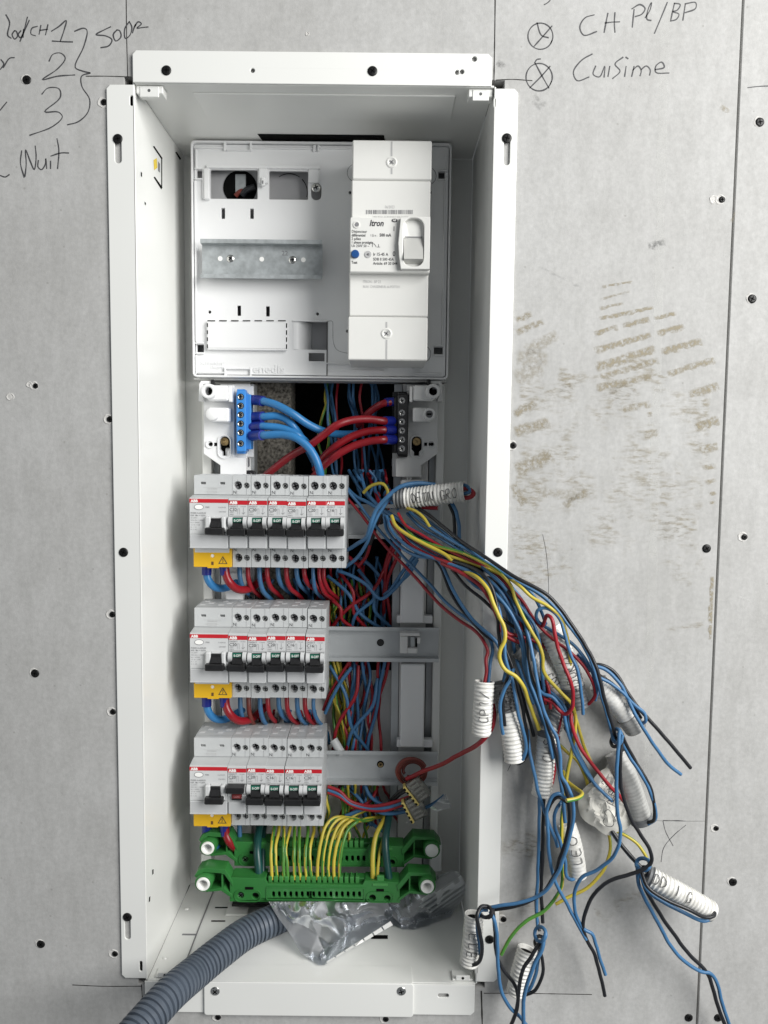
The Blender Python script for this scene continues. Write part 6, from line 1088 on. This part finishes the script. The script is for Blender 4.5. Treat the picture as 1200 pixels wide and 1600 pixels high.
f = []
for s_ in (0, 1):
    for j in range(12):
        for i in range(n):
            b0 = s_*13*n+j*n; q = (b0+i, b0+(i+1) % n, b0+n+(i+1) % n, b0+n+i); f.append(q if s_ else q[::-1])
tp = thing('crumpled_tape', 'crumpled cream masking tape flag wrapped round wires right of centre', 'tape', P(946, 1306, -8))
mb.add(v, f); o = fixn(mb.build('tape_fold', M_tape, tp, smooth=22))
mb = MB()
for k, (w_, x0, y0, sz, ang) in enumerate((('C2A7', 958, 1293, 17, -80), ('LINGE', 940, 1222, 8, 52))):
    ca, sa = math.cos(math.radians(ang)), math.sin(math.radians(ang))
    for ci, ch in enumerate(w_):
        for st in FONT.get(ch, FONT['S']):
            q = spline([(a, b, 0) for a, b in st], 4); mb.sweep([P(x0+(ci*.95+a*.7)*sz*ca+b*sz*sa, y0+(ci*.95+a*.7)*sz*sa-b*sz*ca, -27.5) for a, b, _ in q], .28, 5)
mb.build('handwriting', M_ink, tp)

# ================================================================== grey conduit
cp = spline(path_px([(a_, b_, min(140, PZ(a_, b_, ZB+14.3)[1])) for a_, b_ in ((470, 1418), (440, 1432), (385, 1458), (345, 1487), (308, 1517))]+[(266, 1553, min(0, PZ(308, 1517, ZB+14.3)[1]-34)), (222, 1602, min(0, PZ(308, 1517, ZB+14.3)[1]-34)-30), (180, 1652, min(0, PZ(308, 1517, ZB+14.3)[1]-34)-55)]), 30)
L = np.concatenate([[0], np.cumsum(np.linalg.norm(np.diff(cp, axis=0), axis=1))]); s = np.arange(0, L[-1], .42); cp = np.stack([np.interp(s, L, cp[:, k]) for k in range(3)], 1)
ph = (s/4.9) % 1; rad = 13.9-1.8*np.clip((np.abs(ph-.5)-.27)/.08, 0, 1)
mb = MB(); mb.sweep(cp, rad, 40); o = mb.build('corrugated_conduit', M_cond, smooth=45); tag(o, 'thick grey corrugated conduit curving out of the lower left of the enclosure', 'conduit')

# ================================================================== plastic bag
def film(nm, lft, rgt, Y, amp, seed, par, bow=10, ymin=-50):
    lf = spline([(a, b, 0) for a, b in lft], 14); rg = spline([(a, b, 0) for a, b in rgt], 14); nv = 70; nu = 70; v = []; rg_ = random.Random(int(seed*10)); mx_, my_ = (lft[0][0]+rgt[0][0])/2, (lft[0][1]+lft[-1][1])/2
    FO = [(rg_.uniform(-1, 1), mx_+rg_.uniform(-70, 70), my_+rg_.uniform(-45, 45), rg_.uniform(0, math.pi)) for _ in range(11)]; s0 = sum(a_ for a_, *_ in FO)/11; FO = [((a_-s0)*.8, b_, c_, d_) for a_, b_, c_, d_ in FO]
    for j in range(nv+1):
        a = lf[min(len(lf)-1, int(j/nv*(len(lf)-1)))]; b = rg[min(len(rg)-1, int(j/nv*(len(rg)-1)))]
        for i in range(nu+1):
            u = i/nu; x = a[0]+(b[0]-a[0])*u; y = a[1]+(b[1]-a[1])*u
            fold = sum(a_*abs((x-cx_)*math.cos(t_)+(y-cy_)*math.sin(t_)) for a_, cx_, cy_, t_ in FO)
            q_ = Vector((x*.03+seed, y*.02, seed)); Yd = Y-5*(1-abs(noise.noise(q_+Vector((noise.noise(q_)*1.5, 0, 0)))*2))**4-bow*math.sin(math.pi*u)*math.sin(math.pi*min(1, j/nv*.9+.1))-amp*.045*fold; Yd = max(Yd, ymin); Yd = min(Yd, PZ(x, y, ZB+1.2)[1]-1); v.append(P(x, y, Yd))
    f = [(j*(nu+1)+i, j*(nu+1)+i+1, (j+1)*(nu+1)+i+1, (j+1)*(nu+1)+i) for j in range(nv) for i in range(nu)]
    mb = MB(); mb.add(v, f); return mb.build(nm, M_bag, par, smooth=40)
bg_ = thing('plastic_bag', 'crumpled clear plastic bag hanging under the green earth bars', 'bag', P(510, 1508, 60))
film('film', [(420, 1409), (432, 1430), (455, 1462), (470, 1488), (498, 1508)], [(605, 1408), (614, 1430), (612, 1443), (570, 1468), (506, 1508)], 60, 11, 1.3, bg_, 16)
film('film', [(426, 1409), (442, 1440), (465, 1470), (480, 1494), (500, 1506)], [(598, 1406), (606, 1436), (580, 1458), (545, 1478), (508, 1506)], 78, 7, 5.1, bg_, 4)
film('film', [(596, 1402), (612, 1430), (640, 1452), (662, 1448)], [(682, 1368), (714, 1362), (728, 1390), (704, 1432)], 100, 9, 8.7, bg_, 14, 66)
film('film', [(560, 1402), (575, 1425), (600, 1440), (630, 1452)], [(640, 1392), (668, 1404), (680, 1420), (668, 1446)], 90, 8, 4.4, bg_, 12, 58)
mb = MB()
for i in range(7):
    t0_, t1_ = i/7+.01, (i+1)/7-.01; A = np.array([509, 1504]); B = np.array([611, 1439]); d = B-A; nn = np.array([d[1], -d[0]])/np.linalg.norm(d)
    v = [P(q_[0], q_[1], min(48, PZ(q_[0], q_[1], ZB+2.5)[1])-9) for q_ in (A+d*t0_, A+d*t1_, A+d*t1_+nn*(-5.5)*t1_-nn*1.5, A+d*t0_+nn*(-5.5)*t0_-nn*1.5)]
    mb.add(v+[q+np.array([0, .4, 0]) for q in v], [(0, 1, 2, 3), (7, 6, 5, 4)])
mb.build('white_strip', M_wht, bg_, smooth=0)

# ================================================================== clear connectors
def wago(cx, cy, Y, ang, label):
    t = thing('wire_connector', label, 'connector', P(cx, cy, Y+8), 'clear push-in wire connectors'); c = P(cx, cy, Y); ca, sa = math.cos(ang), math.sin(ang)
    def rot(mb_):
        mb_.v = [(c[0]+x*ca-z*sa, c[1]+y, c[2]+x*sa+z*ca) for x, y, z in mb_.v]; return mb_
    mb = MB(); mb.box(-6, 9, -4, 4, -11, 11, 1.0); rot(mb).build('housing', M_clear, t)
    mb = MB(); mb.box(-9, -6.1, -4.6, 4.6, -11.5, 11.5, .6); rot(mb).build('yellow_band', mat('pale_yellow_plastic', (.62, .50, .16), .4), t)
    for i in range(5):
        mb = MB(); z = -9+i*4.5; mb.box(-9.1, -7.4, -4.75, -4.4, z-1.3, z+1.3, .2); rot(mb).build('entry_hole', M_hole, t)
        mb = MB(); mb.box(-4, 5, -1.8, 1.6, z-1.3, z+1.3, .4); rot(mb).build('spring_clip', M_steel, t)
wago(652, 1234, 82, math.radians(38), 'upper clear five-way push-in connector with a yellow edge below the brown coil')
wago(648, 1262, 84, math.radians(28), 'lower clear five-way push-in connector wrapped in film under the first')
cl = thing('clear_film_scrap', 'small scrap of clear film clinging to the lower connector', 'film', P(655, 1285, 84))
film('film', [(633, 1262), (640, 1275), (634, 1286)], [(662, 1262), (658, 1276), (650, 1284)], 82, 5, 3.3, cl, 3); film('film', [(672, 1262), (682, 1268)], [(696, 1240), (706, 1262)], 84, 5, 2.3, cl, 3)
# spare end clip on the middle rail
t = thing('rail_end_clip', 'white plastic end clip gripping the right end of the middle rail', 'clip', P(641, 1020, 110))
mb = MB(); pbox(mb, 625, 989, 656, 994, 102, 114, .5); pbox(mb, 625, 994, 637, 1021, 104, 114, .6); pbox(mb, 637, 1013, 652, 1021, 104, 114, .6); pbox(mb, 652, 996, 657, 1006, 104, 112, .5); mb.build('clip_body', M_plas2, t)
mb = MB(); pbox(mb, 641, 995, 648, 1012, 108, 111, .4); mb.build('clip_spring', M_alu, t); mb = MB(); pbox(mb, 649, 998, 652, 1011, 109, 111, .2); mb.build('clip_slot', M_hole, t)
mb = MB(); mb.sweep(path_px([(521, 1156, 120), (527, 1166, 118), (534, 1178, 118)]), 4.3, 18); o = mb.build('cable_sheath', M_abb); tag(o, 'cut white cable sheath end among the wires just above the bottom rail', 'cable sheath')
for o in S.objects:
    if '_w' in o: del o['_w']
